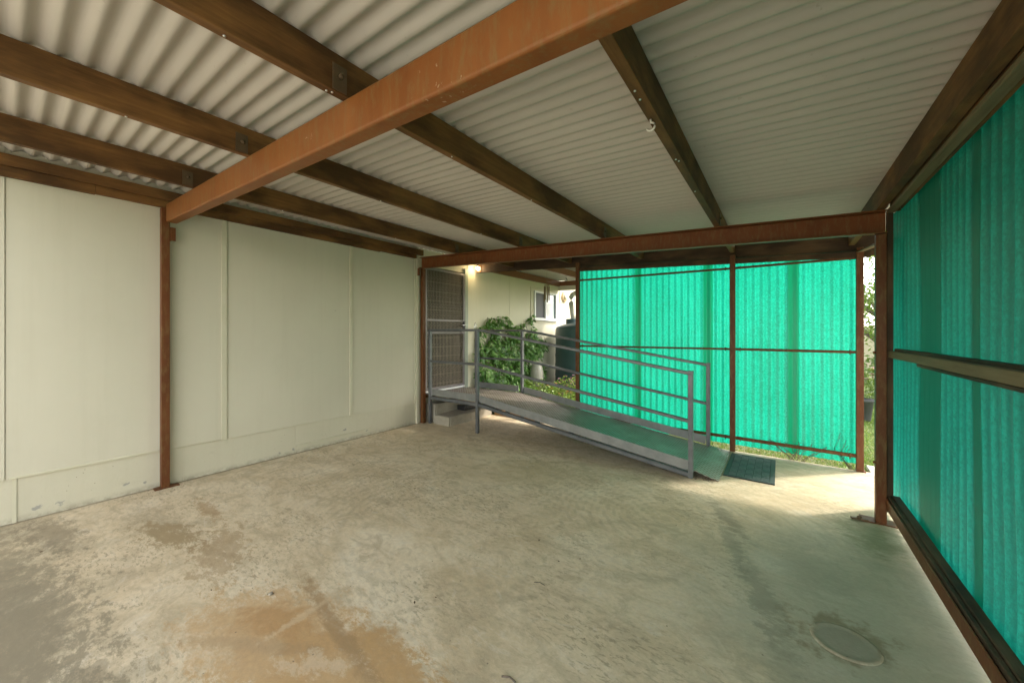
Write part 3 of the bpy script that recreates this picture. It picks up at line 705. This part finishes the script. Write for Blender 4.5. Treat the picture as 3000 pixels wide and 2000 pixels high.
raily([('steel_angle', 'post', 5.500, 5.508, .13, .215, -.42, 3.998), ('timber_face', 'rail_timber', 5.512, 5.532, .125, .232, -.42, 3.99), ('timber_back', 'rail_timber', 5.534, 5.578, .15, .240, -.42, 3.995)], 'dark split timber rail low along the foot of the right green wall', .2)
raily([('timber_face', 'pale_timber', 5.515, 5.545, 1.292, 1.345, -.42, 3.998), ('timber_back', 'rail_timber', 5.547, 5.582, 1.285, 1.362, -.42, 3.998), ('lower_strip', 'rail_timber', 5.518, 5.546, 1.272, 1.290, -.42, 3.3)], 'weathered timber rail at middle height on the right green wall', 1.3)
raily([('timber_face', 'timber', 5.505, 5.53, 2.425, 2.474, -.42, 3.9), ('pale_strip', 'pale_timber', 5.50, 5.55, 2.395, 2.421, -.42, 3.97), ('timber_back', 'timber', 5.552, 5.572, 2.40, 2.58, -.42, 3.97)], 'timber top rail with a pale warped strip above the right green sheets', 2.42)
mb = MB(); mb.box(5.5095, 5.545, 4.012, 4.05, .10, 2.42, b=.002)  # added strip, covers the bright slit beside the post with a dark band
tag(mb.build('gap_strip', M['timber_z'], None, (5.55, 4.03, .1)), 'dark upright strip added to close the bright gap between the thick steel post and the right green sheets', 'batten')
# closing board between purlin and rail
mb = MB(); mb.box(5.50, 5.52, -.42, 3.98, 2.475+SL*5.5, 2.60+SL*5.5, SL, b=.002)
tag(mb.build('side_board', M['timber'], None, (5.5, 0, 2.5)), 'dark timber side board between roof sheet and right top rail', 'board')
mb = MB(); mb.add([(5.54, 3.93, 2.45), (5.545, 3.88, 2.45), (5.55, 3.78, 2.34), (5.56, 3.90, 2.44), (5.552, 3.86, 2.43)], [(0, 1, 4), (1, 2, 4), (2, 3, 4), (3, 0, 4)])
tag(mb.build('torn_sheet_scrap', M['green_r'], None, (5.54, 3.9, 2.4)), 'small torn pointed scrap hanging at the top corner of the right green wall', 'scrap')

# ------------------------------------------------------------------ ACCESS RAMP
ramp = empty('access_ramp', (1.2, 4.7, 0), 'grey galvanised steel access ramp with handrails leading down from the screen door', 'ramp')
RO = (1.2, 4.7, 0)
YN, YF = 4.14, 5.25
def rp(mb, name, mat): return mb.build(name, M[mat], ramp, RO)
zdeck = lambda x: .465 if x < 1.21 else .465-(x-1.21)*(.465-.062)/(4.10-1.21)
# deck
mb = MB(); mb.box(.06, 1.21, 4.18, 5.23, .455, .462); rp(mb, 'landing_deck', 'tread')
mb = MB(); A = (1.212, zdeck(1.21)); B = (4.12, zdeck(4.12))
mb.add([(A[0], 4.165, A[1]), (A[0], 5.235, A[1]), (B[0], 5.235, B[1]), (B[0], 4.165, B[1]), (A[0], 4.165, A[1]-.006), (A[0], 5.235, A[1]-.006), (B[0], 5.235, B[1]-.006), (B[0], 4.165, B[1]-.006)],
       [(0, 1, 2, 3), (4, 7, 6, 5), (0, 3, 7, 4), (1, 5, 6, 2), (0, 4, 5, 1), (3, 2, 6, 7)]); rp(mb, 'ramp_deck', 'tread')
mb = MB(); mb.add([(4.121, 4.20, .062), (4.121, 5.28, .062), (4.345, 5.31, .010), (4.345, 4.19, .010), (4.121, 4.20, .056), (4.121, 5.28, .056), (4.345, 5.31, .004), (4.345, 4.19, .004)],
       [(0, 1, 2, 3), (4, 7, 6, 5), (0, 3, 7, 4), (1, 5, 6, 2), (0, 4, 5, 1), (3, 2, 6, 7)]); rp(mb, 'threshold_flap', 'tread')
# frame bearers
for y in (YN+.01, YF-.01):
    mb = MB(); mb.bar((.16, y, .42), (1.18, y, .42), .05, .05); rp(mb, 'bearer', 'galv')
    mb = MB(); mb.bar((1.22, y, zdeck(1.22)-.045), (4.08, y, zdeck(4.08)-.035), .05, .05); rp(mb, 'bearer', 'galv')
for x in (1.7, 2.2, 2.7, 3.2, 3.7): mb = MB(); mb.bar((x, 4.18, zdeck(x)-.035), (x, 5.21, zdeck(x)-.035), .03, .04); rp(mb, 'cross_member', 'galv')
# kick plates
for y, yo in ((YN-.012, 0), (YF+.0, 0)):
    xe = 4.075
    mb = MB(); mb.bar((.215, y+.02, .515), (1.16, y+.02, .515), .008, .105); rp(mb, 'kick_plate', 'kick')
    mb = MB(); mb.bar((1.25, y+.02, zdeck(1.25)+.05), (xe, y+.02, zdeck(xe)+.055), .008, .105); rp(mb, 'kick_plate', 'kick')
# posts
def rpost(x, y, z1, z0=0.0, w_=.045): mb = MB(); mb.box(x-w_/2, x+w_/2, y-w_/2, y+w_/2, z0, z1-.012, b=.004); mb.box(x-w_/2-.002, x+w_/2+.002, y-w_/2-.002, y+w_/2+.002, z1-.012, z1+.02, b=.003); rp(mb, 'post', 'galv')
rpost(.175, YN, 1.525); rpost(1.205, YN, 1.525); rpost(4.10, YN, 1.075)
rpost(1.25, YF, 1.525); rpost(4.105, YF, 1.085); rpost(.20, YF, 1.525)
# rails
for y, xl, xs, xe, ze in ((YN, .2, 1.23, 4.08, 1.07), (YF, .22, 1.275, 4.085, 1.08)):
    for z0, z1 in ((1.53, ze), (1.02, ze-.49)):
        mb = MB(); mb.bar((xl, y, z0), (xs-.05, y, z0-.002), .036, .036); rp(mb, 'handrail' if z0 > 1.3 else 'mid_rail', 'galv')
        mb = MB(); mb.bar((xs, y, z0), (xe, y, z1), .036, .036); rp(mb, 'handrail' if z0 > 1.3 else 'mid_rail', 'galv')
mb = MB(); pts = [(1.15, YN, 1.54)]+[(1.15+.0, YN, 1.54+.1*t) for t in (.2, .5, .8)]+[(1.165, YN, 1.64), (1.18, YN, 1.62), (1.18, YN, 1.545)]
mb.tube(pts, .005, 6); rp(mb, 'latch_loop', 'chrome')

# door mat
dmat = empty('door_mat', (4.55, 4.83, 0), 'black rubber mat with basket weave blocks and grey border at the ramp foot', 'mat')
DO = (4.55, 4.83, 0)
ma = R(0)
def mt(x, y): return (4.355+(x)*.44+y*.012, 4.40+y*.88+x*.0, 0)
mb = MB(); mb.box(4.36, 4.80, 4.41, 5.27, .001, .008, b=.002); mb.build('base_sheet', M['mat'], dmat, DO)
mb = MB()
for a in ((4.36, 4.40, 4.41, 5.27), (4.76, 4.80, 4.41, 5.27)): mb.box(a[0], a[1], a[2], a[3], .008, .013, b=.002)
for a in ((4.401, 4.759, 4.41, 4.45), (4.401, 4.759, 5.23, 5.27)): mb.box(a[0], a[1], a[2], a[3], .008, .013, b=.002)
mb.build('border', M['mat_edge'], dmat, DO)
mb = MB(); nxm, nym = 5, 8
for i in range(nxm):
    for j in range(nym):
        x0 = 4.405+.352*i/nxm; x1 = 4.405+.352*(i+1)/nxm-.004; y0 = 4.455+.77*j/nym; y1 = 4.455+.77*(j+1)/nym-.005
        if (i+j) % 2:
            for k in range(6): mb.box(x0+(x1-x0)*k/6+.002, x0+(x1-x0)*(k+.55)/6+.002, y0, y1, .008, .016)
        else:
            for k in range(5): mb.box(x0, x1, y0+(y1-y0)*k/5+.002, y0+(y1-y0)*(k+.5)/5+.002, .008, .0125)
mb.build('tread_blocks', M['mat_block'], dmat, DO)

# concrete steps under the landing
st_ = empty('concrete_steps', (.3, 4.7, 0), 'old rough concrete doorstep with two treads half hidden under the ramp landing', 'steps')
def rough_box(x0, x1, y0, y1, z0, z1, n=8):
    bm = bmesh.new(); bmesh.ops.create_cube(bm, size=1); bmesh.ops.bevel(bm, geom=bm.edges[:], offset=.03, segments=2, affect='EDGES'); bmesh.ops.subdivide_edges(bm, edges=bm.edges[:], cuts=4, use_grid_fill=True)
    mb = MB(); vs = []
    for v in bm.verts:
        q = Vector((x0+(v.co.x+.5)*(x1-x0), y0+(v.co.y+.5)*(y1-y0), z0+(v.co.z+.5)*(z1-z0))); q += Vector((1, 1, 1))*.004*noise.noise(q*14); vs.append(q)
    bm.verts.index_update(); mb.add(vs, [[v.index for v in f.verts] for f in bm.faces], False); bm.free(); return mb
rough_box(.25, .60, 4.16, 5.24, -.01, .145).build('tread', M['conc'], st_, (.3, 4.7, 0))
rough_box(.0, .25, 4.19, 5.24, -.01, .31).build('tread', M['conc'], st_, (.3, 4.7, 0))
mb = MB(); mb.box(.28, .46, 4.66, 5.02, .147, .235, b=.01); mb.tube([(.46, 4.72, .19), (.475, 4.72, .19)], .018, 10)
tag(mb.build('black_box', M['black'], None, (.37, 4.85, .15)), 'small black plastic box sitting on the concrete step under the landing', 'box')
mb = MB(); mb.box(.62, 2.19, 5.275, 5.325, -.05, .085, b=.004)
tag(mb.build('garden_edging', M['edge'], None, (1.4, 5.3, 0)), 'orange brown timber board edging the garden bed behind the ramp', 'edging')

# ------------------------------------------------------------------ LAMP, CHIME, PLAQUE, TANK
lamp = empty('wall_lamp', (.15, 5.36, 2.70), 'small round lit lamp on the brown beam end above the screen door', 'lamp')
mb = MB(); mb.box(.07, .17, 5.408, 5.424, 2.655, 2.775, b=.003); mb.build('base', M['brown_paint'], lamp, (.15, 5.36, 2.70))
mb = MB(); mb.lathe((.135, 5.37, 2.725), [(.001, -.036), (.018, -.031), (.031, -.018), (.036, 0), (.031, .018), (.018, .031), (.001, .036)], 20); mb.build('globe', M['glow'], lamp, (.15, 5.36, 2.70))
ld = bpy.data.lights.new('lamp_light', 'POINT'); ld.energy = .25; ld.color = (1, .72, .35); ld.shadow_soft_size = .04
lo = bpy.data.objects.new('lamp_light', ld); S.collection.objects.link(lo); lo.location = (0.03, -.07, -.02); lo.parent = lamp
ch = empty('wind_chime', (.62, 7.15, 2.3), 'bamboo wind chime hanging in front of the small white window', 'wind chime')
CO = (.62, 7.15, 2.3)
mb = MB(); mb.tube([(.62, 7.15, 2.85), (.62, 7.15, 2.57)], .003, 5); mb.build('cord', M['bamboo'], ch, CO)
mb = MB(); mb.lathe((.62, 7.15, 2.54), [(.02, 0), (.06, .0), (.06, .018), (.02, .022)], 14); mb.build('top_disc', M['bamboo'], ch, CO)
for k in range(7):
    a = 2*math.pi*k/7; x = .62+.055*math.cos(a); y = 7.15+.055*math.sin(a); L = .26+.10*((k*3) % 7)/7
    mb = MB(); mb.tube([(x, y, 2.52), (x, y, 2.52-L)], .013, 8); mb.build('bamboo_tube', M['bamboo'], ch, CO)
pq = empty('wall_plaque', (0, 9.1, 2.45), 'round tan plaque on a pale board fixed to the sunlit wall beyond the window', 'plaque')
mb = MB(); mb.box(.001, .012, 8.86, 9.30, 2.30, 2.62, b=.002); mb.build('backing', M['strip'], pq, (0, 9.1, 2.45))
mb = MB(); vs = []
mb.tube([(.012, 9.1, 2.47), (.05, 9.1, 2.47)], [.15, .13], 24); mb.build('disc', M['tan'], pq, (0, 9.1, 2.45))
mb = MB(); mb.tube([(.05, 9.1, 2.47), (.09, 9.1, 2.47)], [.07, .05], 20); mb.build('boss', M['strip'], pq, (0, 9.1, 2.45))
tk = empty('water_tank', (.93, 8.62, 0), 'dark blue green round water tank standing beyond the flower bed', 'tank')
TO = (.93, 8.62, 0)
prof = [(.76, -.05)]; 
for k in range(13):
    z = .0+1.5*k/12; prof.append((.80, z)); prof.append((.80+.008*(k % 2), z+.06))
prof += [(.79, 1.60), (.75, 1.645), (.62, 1.69), (.42, 1.75), (.20, 1.80), (.02, 1.81)]
mb = MB(); mb.lathe(TO, prof, 48); mb.build('tank_body', M['tank'], tk, TO)
mb = MB(); mb.lathe((.60, 8.45, 1.70), [(.155, 0), (.165, .0), (.165, .13), (.15, .14), (.02, .145)], 24); mb.build('inlet_strainer', M['tank'], tk, TO)
mb = MB(); mb.tube([(.62, 8.45, 1.84), (.60, 8.45, 2.0), (.56, 8.45, 2.25), (.56, 8.45, 2.38), (.60, 8.45, 2.45), (.69, 8.45, 2.49), (1.9, 8.45, 2.53)], .062, 14)
tag(mb.build('downpipe', M['pvc'], None, (.6, 8.45, 1.84)), 'thick cream plastic pipe bending down into the top of the dark tank', 'pipe')

# hooks
def hook(x, y, z, label, mat='pvc', s_=1):
    mb = MB(); pts = [(x, y, z)]+[(x, y, z-.012*s_)]
    for k in range(9): a = math.pi*.5-k*math.pi*1.4/8; pts.append((x+.016*s_*math.cos(a), y, z-.03*s_+.016*s_*math.sin(a)))
    mb.tube(pts, .004*s_, 6); tag(mb.build('hook', M[mat], None, (x, y, z)), label, 'hook'); 
hook(4.345, 1.80, 2.491, 'curled cream hook screwed into the fourth purlin', 'pvc', 1.2)
hook(.55, 8.2, 2.86, 'small dark hook under the verandah roof near the fascia', 'black', 2)

# ------------------------------------------------------------------ PLANTS
def inblob(y, z, bl):
    return any(((y-c[0])/c[2])**2+((z-c[1])/c[3])**2 < 1 for c in bl)
vine = empty('climbing_vine', (.15, 6.4, .1), 'leafy green vine climbing the cream wall behind the ramp landing', 'vine')
VO = (.15, 6.4, .1)
bl = [(5.85, 1.45, .38, .33), (6.25, 1.5, .33, .36), (6.1, 1.0, .65, .5), (6.8, 1.25, .45, .35), (7.2, 1.05, .42, .45), (6.3, .55, .75, .4), (7.1, .6, .55, .4), (7.65, 1.2, .25, .2), (7.5, 1.55, .16, .14), (7.4, 1.8, .13, .10), (6.95, 1.62, .12, .1), (5.7, .5, .35, .3), (5.62, 1.0, .25, .45)]
mb = MB(); cnt = 0
while cnt < 3600:
    y = random.uniform(5.3, 8.1); z = random.uniform(.1, 1.98)
    if not inblob(y, z, bl): continue
    if noise.noise(Vector((y*3.1, z*3.1, 2))) < -.22: continue
    thick = .10+.30*max(0, 1-z/1.8)
    x = random.uniform(.02, thick)
    d = Vector((random.uniform(-.1, .9), random.uniform(-.8, .8), random.uniform(-1, .25))).normalized()
    mb.leaf((x, y, z), random.uniform(.06, .145), d, Vector((random.uniform(.2, 1), random.uniform(-.6, .6), random.uniform(0, 1))), .52, .2); cnt += 1
mb.build('foliage', M['vine'], vine, VO)
mb = MB()
for k in range(16):
    y = random.uniform(5.6, 7.4); pts = [(.08, y, .05)]
    for t in range(1, 9): y += random.uniform(-.12, .14); pts.append((.05+random.uniform(0, .06), y, .05+t*random.uniform(.17, .22)))
    mb.tube(pts, [.012-.001*i for i in range(9)], 5)
for k in range(7):
    y = 7.3+.12*k; mb.tube([(.05, y-.3, 1.0), (.07, y, 1.3+.1*(k % 3)), (.06, y+.15, 1.2)], .003, 4)
mb.build('stems', M['bark'], vine, VO)

def bush(name, c, r, h, nleaf, lmat, size, label, cat, group, flowers=0, fmat='red', asp=.5, stem=True):
    e = empty(name, c, label, cat, group)
    mb = MB(); c = Vector(c)
    for k in range(nleaf):
        a = random.uniform(0, 6.283); q = math.sqrt(random.random())*r; z = random.random()**.7*h*(1-.45*(q/r)**2)
        p = c+Vector((q*math.cos(a), q*math.sin(a), z))
        if noise.noise(p*6) < -.28: continue
        d = Vector((math.cos(a)*.8+random.uniform(-.5, .5), math.sin(a)*.8+random.uniform(-.5, .5), random.uniform(-.3, 1))).normalized()
        mb.leaf(p, size*random.uniform(.6, 1.3), d, None, asp, .25)
    mb.build('foliage', M[lmat], e, c)
    mb = MB()
    for k in range(8):
        a = random.uniform(0, 6.283); mb.tube([c-Vector((0, 0, .03)), c+Vector((r*.35*math.cos(a), r*.35*math.sin(a), h*.5)), c+Vector((r*.6*math.cos(a+.3), r*.6*math.sin(a+.3), h*.85))], [.006, .004, .002], 5)
    mb.build('stems', M['bark'], e, c)
    if flowers:
        mb = MB()
        for k in range(flowers):
            a = random.uniform(0, 6.283); q = math.sqrt(random.random())*r; p = c+Vector((q*math.cos(a), q*math.sin(a), h*(1-.45*(q/r)**2)*random.uniform(.8, 1.1)))
            for t in range(5):
                b_ = 2*math.pi*t/5; mb.leaf(p, .032, Vector((math.cos(b_), math.sin(b_), .35)).normalized(), Vector((0, 0, 1)), .8, .1)
        mb.build('blossom', M[fmat], e, c)['kind'] = 'stuff'
    return e
FG = 'low plants in the garden bed'
zg = .08
bush('flowering_plant', (1.42, 5.75, zg), .30, .26, 520, 'lime', .055, 'lime green plant with red flowers just behind the ramp', 'plant', FG, 12, 'red')
bush('flowering_plant', (1.30, 6.35, zg), .36, .40, 700, 'lime', .06, 'bushy lime plant with red blooms in the middle of the garden bed', 'plant', FG, 20, 'red')
bush('flowering_plant', (1.75, 6.05, zg), .30, .24, 520, 'lime', .055, 'yellow green low plant beside the brown post of the far wall', 'plant', FG, 3, 'pink')
bush('flowering_plant', (1.25, 7.05, zg), .38, .50, 800, 'lime', .06, 'taller plant with pink flowers in front of the dark tank', 'plant', FG, 34, 'pink')
bush('flowering_plant', (1.75, 6.9, zg), .34, .36, 600, 'lime', .06, 'pink flowered plant partly hidden by the post at the wall edge', 'plant', FG, 14, 'pink')
bush('leafy_plant', (.72, 5.85, zg), .36, .40, 620, 'vine', .11, 'broad leafed green plant behind the landing rail', 'plant', FG, 5, 'red', .42)
bush('leafy_plant', (.75, 6.5, zg), .34, .45, 520, 'lime', .12, 'long leafed pale green plant between the vine and the flowers', 'plant', FG, 6, 'pink', .3)
bush('leafy_plant', (.30, 5.65, zg), .25, .45, 420, 'vine', .11, 'dark leafed plant at the foot of the wall next to the door jamb', 'plant', FG, 0, 'red', .42)
wp = empty('white_vase', (.42, 7.05, .1), 'tall white garden vase standing among the leaves by the wall', 'vase')
mb = MB(); mb.lathe((.42, 7.05, .1), [(.09, 0), (.10, .03), (.13, .3), (.145, .5), (.12, .62), (.10, .66), (.12, .70), (.11, .70), (.08, .66)], 24); mb.build('vase_body', M['whitepot'], wp, (.42, 7.05, .1))

# pot plant seen in the gap
pp = empty('potted_plant', (6.03, 8.9, -.05), 'dark grey plastic pot of pink flowers on the lawn seen through the narrow gap', 'potted plant')
PO = (6.03, 8.9, -.05)
mb = MB(); mb.lathe(PO, [(.09, 0), (.095, .01), (.135, .33), (.155, .335), (.16, .375), (.15, .38), (.13, .35)], 26); mb.build('pot', M['pot'], pp, PO)
mb = MB()
for k in range(520):
    a = random.uniform(0, 6.283); q = math.sqrt(random.random())*.24; z = .34+random.random()*.55
    d = Vector((math.cos(a), math.sin(a), random.uniform(-.3, 1))).normalized(); mb.leaf((6.05+q*math.cos(a), 8.9+q*math.sin(a), z), random.uniform(.04, .09), d)
mb.build('foliage', M['treeleaf'], pp, PO)
mb = MB()
for k in range(16):
    a = random.uniform(0, 6.283); q = random.random()*.2; p = Vector((6.1+q*math.cos(a), 8.85+q*math.sin(a), random.uniform(.68, .92)))
    for t in range(6): b_ = t*1.047; mb.leaf(p, .05, Vector((math.cos(b_), math.sin(b_), .3)).normalized(), Vector((0, 0, 1)), .8)
mb.build('blossom', M['pink'], pp, PO)['kind'] = 'stuff'

def tree(name, base, h, tr, crown, nleaf, lmat, size, label, group='trees beyond the carport', seed=1):
    rnd = random.Random(seed); e = empty(name, base, label, 'tree', group); b = Vector(base)
    mb = MB(); tips = []
    pts = [b-Vector((0, 0, .1))]; 
    for k in range(1, 7): pts.append(b+Vector((rnd.uniform(-.1, .1)*k*.6, rnd.uniform(-.1, .1)*k*.6, h*.62*k/6)))
    mb.tube(pts, [tr*(1-.11*k) for k in range(7)], 9)
    for k in range(11):
        i = rnd.randint(2, 6); s0 = pts[i]; a = k*2.4+rnd.uniform(-.3, .3); L = crown*rnd.uniform(.5, .95)
        m1 = s0+Vector((math.cos(a)*L*.5, math.sin(a)*L*.5, h*.12)); m2 = s0+Vector((math.cos(a)*L, math.sin(a)*L, h*rnd.uniform(.12, .36)))
        mb.tube([s0, m1, m2], [tr*.36, tr*.22, tr*.07], 6); tips += [m1, m2, (m1+m2)/2]
        for q in range(3):
            t = m2+Vector((rnd.uniform(-.6, .6), rnd.uniform(-.6, .6), rnd.uniform(-.2, .5)))*crown*.35; mb.tube([m2*.6+m1*.4, t], [tr*.1, tr*.03], 5); tips.append(t)
    tips.append(pts[-1]+Vector((0, 0, h*.2)))
    mb.build('trunk', M['bark'], e, base)
    mb = MB()
    for k in range(nleaf):
        c = tips[rnd.randrange(len(tips))]; v = Vector((rnd.gauss(0, 1), rnd.gauss(0, 1), rnd.gauss(0, .75)))*crown*.17
        random.seed(k+seed*99991); mb.leaf(c+v, size*rnd.uniform(.6, 1.3), None, None, .5, .3)
    mb.build('crown', M[lmat], e, base); return e
tree('leafy_tree', (7.3, 13.8, -.05), 4.6, .13, 1.7, 7000, 'lime', .10, 'pale green tree beyond the lawn, seen through the narrow gap', seed=3)
tree('tall_tree', (8.6, 19.5, -.05), 9, .26, 3.2, 8000, 'darkleaf', .13, 'tall dark branched tree against the bright sky in the gap', seed=5)
tree('tall_tree', (3.0, 24, -.05), 9, .25, 3.2, 5000, 'darkleaf', .17, 'large tree far behind the far green wall', seed=8)
tree('tall_tree', (-2.0, 27, -.05), 8, .25, 3.0, 4000, 'treeleaf', .17, 'large tree far beyond the end of the house', seed=9)
tree('tall_tree', (15, 14, -.05), 8, .25, 3.0, 5000, 'treeleaf', .16, 'unseen large tree out to the right beyond the lawn, added to darken the right wall', seed=12)  # out of view, added to hold light off the right wall
tree('tall_tree', (17, 5, -.05), 8.5, .25, 3.2, 5000, 'darkleaf', .16, 'unseen large tree well right of the carport, added to darken the right wall', seed=14)  # out of view, added so less light reaches the right wall
tree('tall_tree', (16, -4, -.05), 8, .25, 3.2, 4500, 'treeleaf', .16, 'unseen large tree right and behind the viewpoint, added to darken the right wall', seed=15)  # out of view, added as further shade for the right wall
tree('leafy_tree', (9.8, 12.5, -.05), 5.2, .15, 2.1, 5000, 'treeleaf', .13, 'unseen broad green tree at the side of the lawn, added to block low sky', seed=21)  # out of view, added to cut skylight through the opening
tree('leafy_tree', (7.6, 16.8, -.05), 6.5, .16, 2.3, 7000, 'treeleaf', .13, 'tall leafy tree behind the pale green tree in the gap', seed=22)
tree('leafy_tree', (12.5, 8.5, -.05), 5.0, .15, 2.1, 5000, 'treeleaf', .13, 'unseen green tree out beyond the second carport bay, added to block low sky', seed=23)  # out of view, added to screen low sky from the opening
random.seed(11)
bush('garden_shrub', (6.75, 11.6, -.05), .7, 1.15, 1500, 'treeleaf', .09, 'rounded shrub behind the flower pot in the gap', 'shrub', 'shrubs on the lawn', 20, 'pink')
bush('garden_shrub', (7.6, 12.4, -.05), .8, 1.6, 1700, 'darkleaf', .09, 'dark shrub in front of the cream fence', 'shrub', 'shrubs on the lawn')
fe = MB()
for k in range(60): fe.box(-12+k*.6, -12+k*.6+.594, 22.0, 22.03, -.06, 1.75, b=.004)
tag(fe.build('boundary_fence', M['fence'], None, (6, 22, 0)), 'cream panel fence at the far side of the lawn', 'fence')

# grass (uncountable)
random.seed(5)
mb = MB()
def blades(n, x0, x1, y0, y1, h):
    for k in range(n):
        x = random.uniform(x0, x1); y = random.uniform(y0, y1); hh = h*random.uniform(.4, 1.2)
        d = Vector((random.uniform(-.9, .9), random.uniform(-.9, .9), random.uniform(.35, 1))).normalized(); u = Vector((random.uniform(-1, 1), random.uniform(-1, 1), 0)).normalized()*.004
        p = Vector((x, y, -.06)); mb.add([p-u, p+u, p+d*hh*.6+u*.6, p+d*hh+Vector((0, 0, -.25*hh)), p+d*hh*.6-u*.6], [(0, 1, 2, 4), (4, 2, 3)])
blades(9000, 2.2, 5.75, 5.45, 6.6, .10); blades(7000, 5.5, 7.2, 5.75, 9.5, .09); blades(4000, 5.8, 7.6, 9.5, 13, .10)
tag(mb.build('lawn_grass', M['blade']), 'short green grass outside the far green wall and in the gap', 'grass', None, 'stuff')
mb = MB(); blades(5000, 2.2, 5.4, 5.43, 6.0, .07)
tag(mb.build('dry_grass', M['dry']), 'dry straw coloured grass litter along the slab edge under the far green wall', 'grass', None, 'stuff')
# twiggy weed at the foot of far wall
wd = MB()
for k in range(16):
    a = random.uniform(-1.2, 1.2); x = 5.0+random.uniform(-.1, .1); pts = [(x, 5.435, -.02)]; 
    for t in range(1, 5): pts.append((x+.09*t*math.sin(a)+random.uniform(-.02, .02), 5.43, .0+t*.055*math.cos(a*.6)))
    wd.tube(pts, .0025, 4)
for k in range(6):
    x = 5.48+random.uniform(-.03, .02); wd.tube([(x, 5.43, 0), (x-.05-.02*k, 5.43, .10+.02*k), (x-.02*k, 5.43, .22+.03*k)], .0025, 4)
tag(wd.build('dry_weed', M['bark'], None, (5, 5.43, 0)), 'thin dry twiggy weeds caught under the lowest rail near the right post', 'weed')

# ------------------------------------------------------------------ floor debris
random.seed(21)
def onfloor(px, py):
    f_, cx, cy = 1083., 1500., 976.; th = math.atan(785/1083.); s_, c_ = math.sin(th), math.cos(th)
    l = (px-cx)/f_; v = (cy-py)/f_; t = -1.48/v; return (4.84+t*(l*c_-s_), t*(l*s_+c_))
deb = [(114, 1617), (793, 1740), (1212, 1432), (1580, 1580), (1640, 1645), (1425, 1370), (1280, 1750), (1700, 1635), (1980, 1540), (1150, 1410), (1215, 1760), (1335, 1365), (620, 1730), (1900, 1350), (2120, 1350)]
for i, (px, py) in enumerate(deb):
    x, y = onfloor(px, py); mb = MB(); a = random.uniform(0, 6.28); L = random.uniform(.012, .028)
    mb.leaf((x, y, .004), L, Vector((math.cos(a), math.sin(a), .12)).normalized(), Vector((0, 0, 1)), .45, .1)
    mb.leaf((x, y, .002), L, Vector((math.cos(a), math.sin(a), .0)).normalized(), Vector((0, 0, 1)), .45, .05)
    tag(mb.build('dry_leaf', M['timber_z'], None, (x, y, 0)), 'tiny dark dry leaf fragment lying on the concrete floor', 'leaf', 'leaf bits on the concrete floor')
for i, (px, py, l) in enumerate(((1490, 1990, 'dark twig at the bottom edge of the floor in the middle'), (1580, 1710, 'thin curved pale twig on the floor in the middle'))):
    x, y = onfloor(px, py); mb = MB(); mb.tube([(x-.03, y-.01, .006), (x, y+.006, .007), (x+.035, y+.002, .006)], .0022 if i else .004, 5)
    tag(mb.build('twig', M['bark'], None, (x, y, 0)), l, 'twig')
x, y = onfloor(793, 1741); mb = MB(); mb.lathe((x, y, 0), [(.008, 0), (.014, .004), (.012, .010), (.003, .013)], 7); tag(mb.build('pebble', M['conc'], None, (x, y, 0)), 'small grey pebble on the orange floor stain', 'pebble')
# bits at the foot of the right post
mb = MB(); mb.bar((5.30, 3.98, .012), (5.40, 4.0, .012), .03, .012); mb.tube([(5.34, 3.985, .018), (5.36, 3.99, .034)], .012, 7)
tag(mb.build('rusty_bracket', M['cleat'], None, (5.35, 3.99, 0)), 'rusty bolt and scrap at the foot of the thick right post', 'bracket')
# leaf litter under the ramp flap
mb = MB()
for k in range(90): mb.leaf((random.uniform(4.05, 4.32), random.uniform(4.13, 4.20), random.uniform(.001, .02)), random.uniform(.012, .03), Vector((random.uniform(-1, 1), random.uniform(-1, 1), .1)).normalized(), Vector((0, 0, 1)), .4)
tag(mb.build('leaf_litter', M['bark'], None, (4.2, 4.17, 0)), 'dry leaf litter collected under the lower end of the ramp', 'litter', None, 'stuff')

# round concrete plug set in the floor
mb = MB(); n = 48; prof = [(.000, .0045), (.085, .005), (.106, .004), (.112, .0056), (.119, .006), (.126, .0045), (.131, .0005)]; vs = []
for q, z in prof[1:]:
    for k in range(n):
        a = 2*math.pi*k/n; e_ = 1+.03*noise.noise(Vector((math.cos(a)*1.5, math.sin(a)*1.5, 4))); vs.append((5.09+q*e_*math.cos(a), 2.37+q*.95*e_*math.sin(a), z))
m_ = len(prof)-1
fs = [(i*n+k, i*n+(k+1) % n, (i+1)*n+(k+1) % n, (i+1)*n+k) for i in range(m_-1) for k in range(n)] + [tuple(range(n))]
mb.add(vs, fs, True); tag(mb.build('floor_plug', M['floor'], None, (5.09, 2.37, 0)), 'round stained concrete plug set in the floor near the right green wall', 'floor plug')
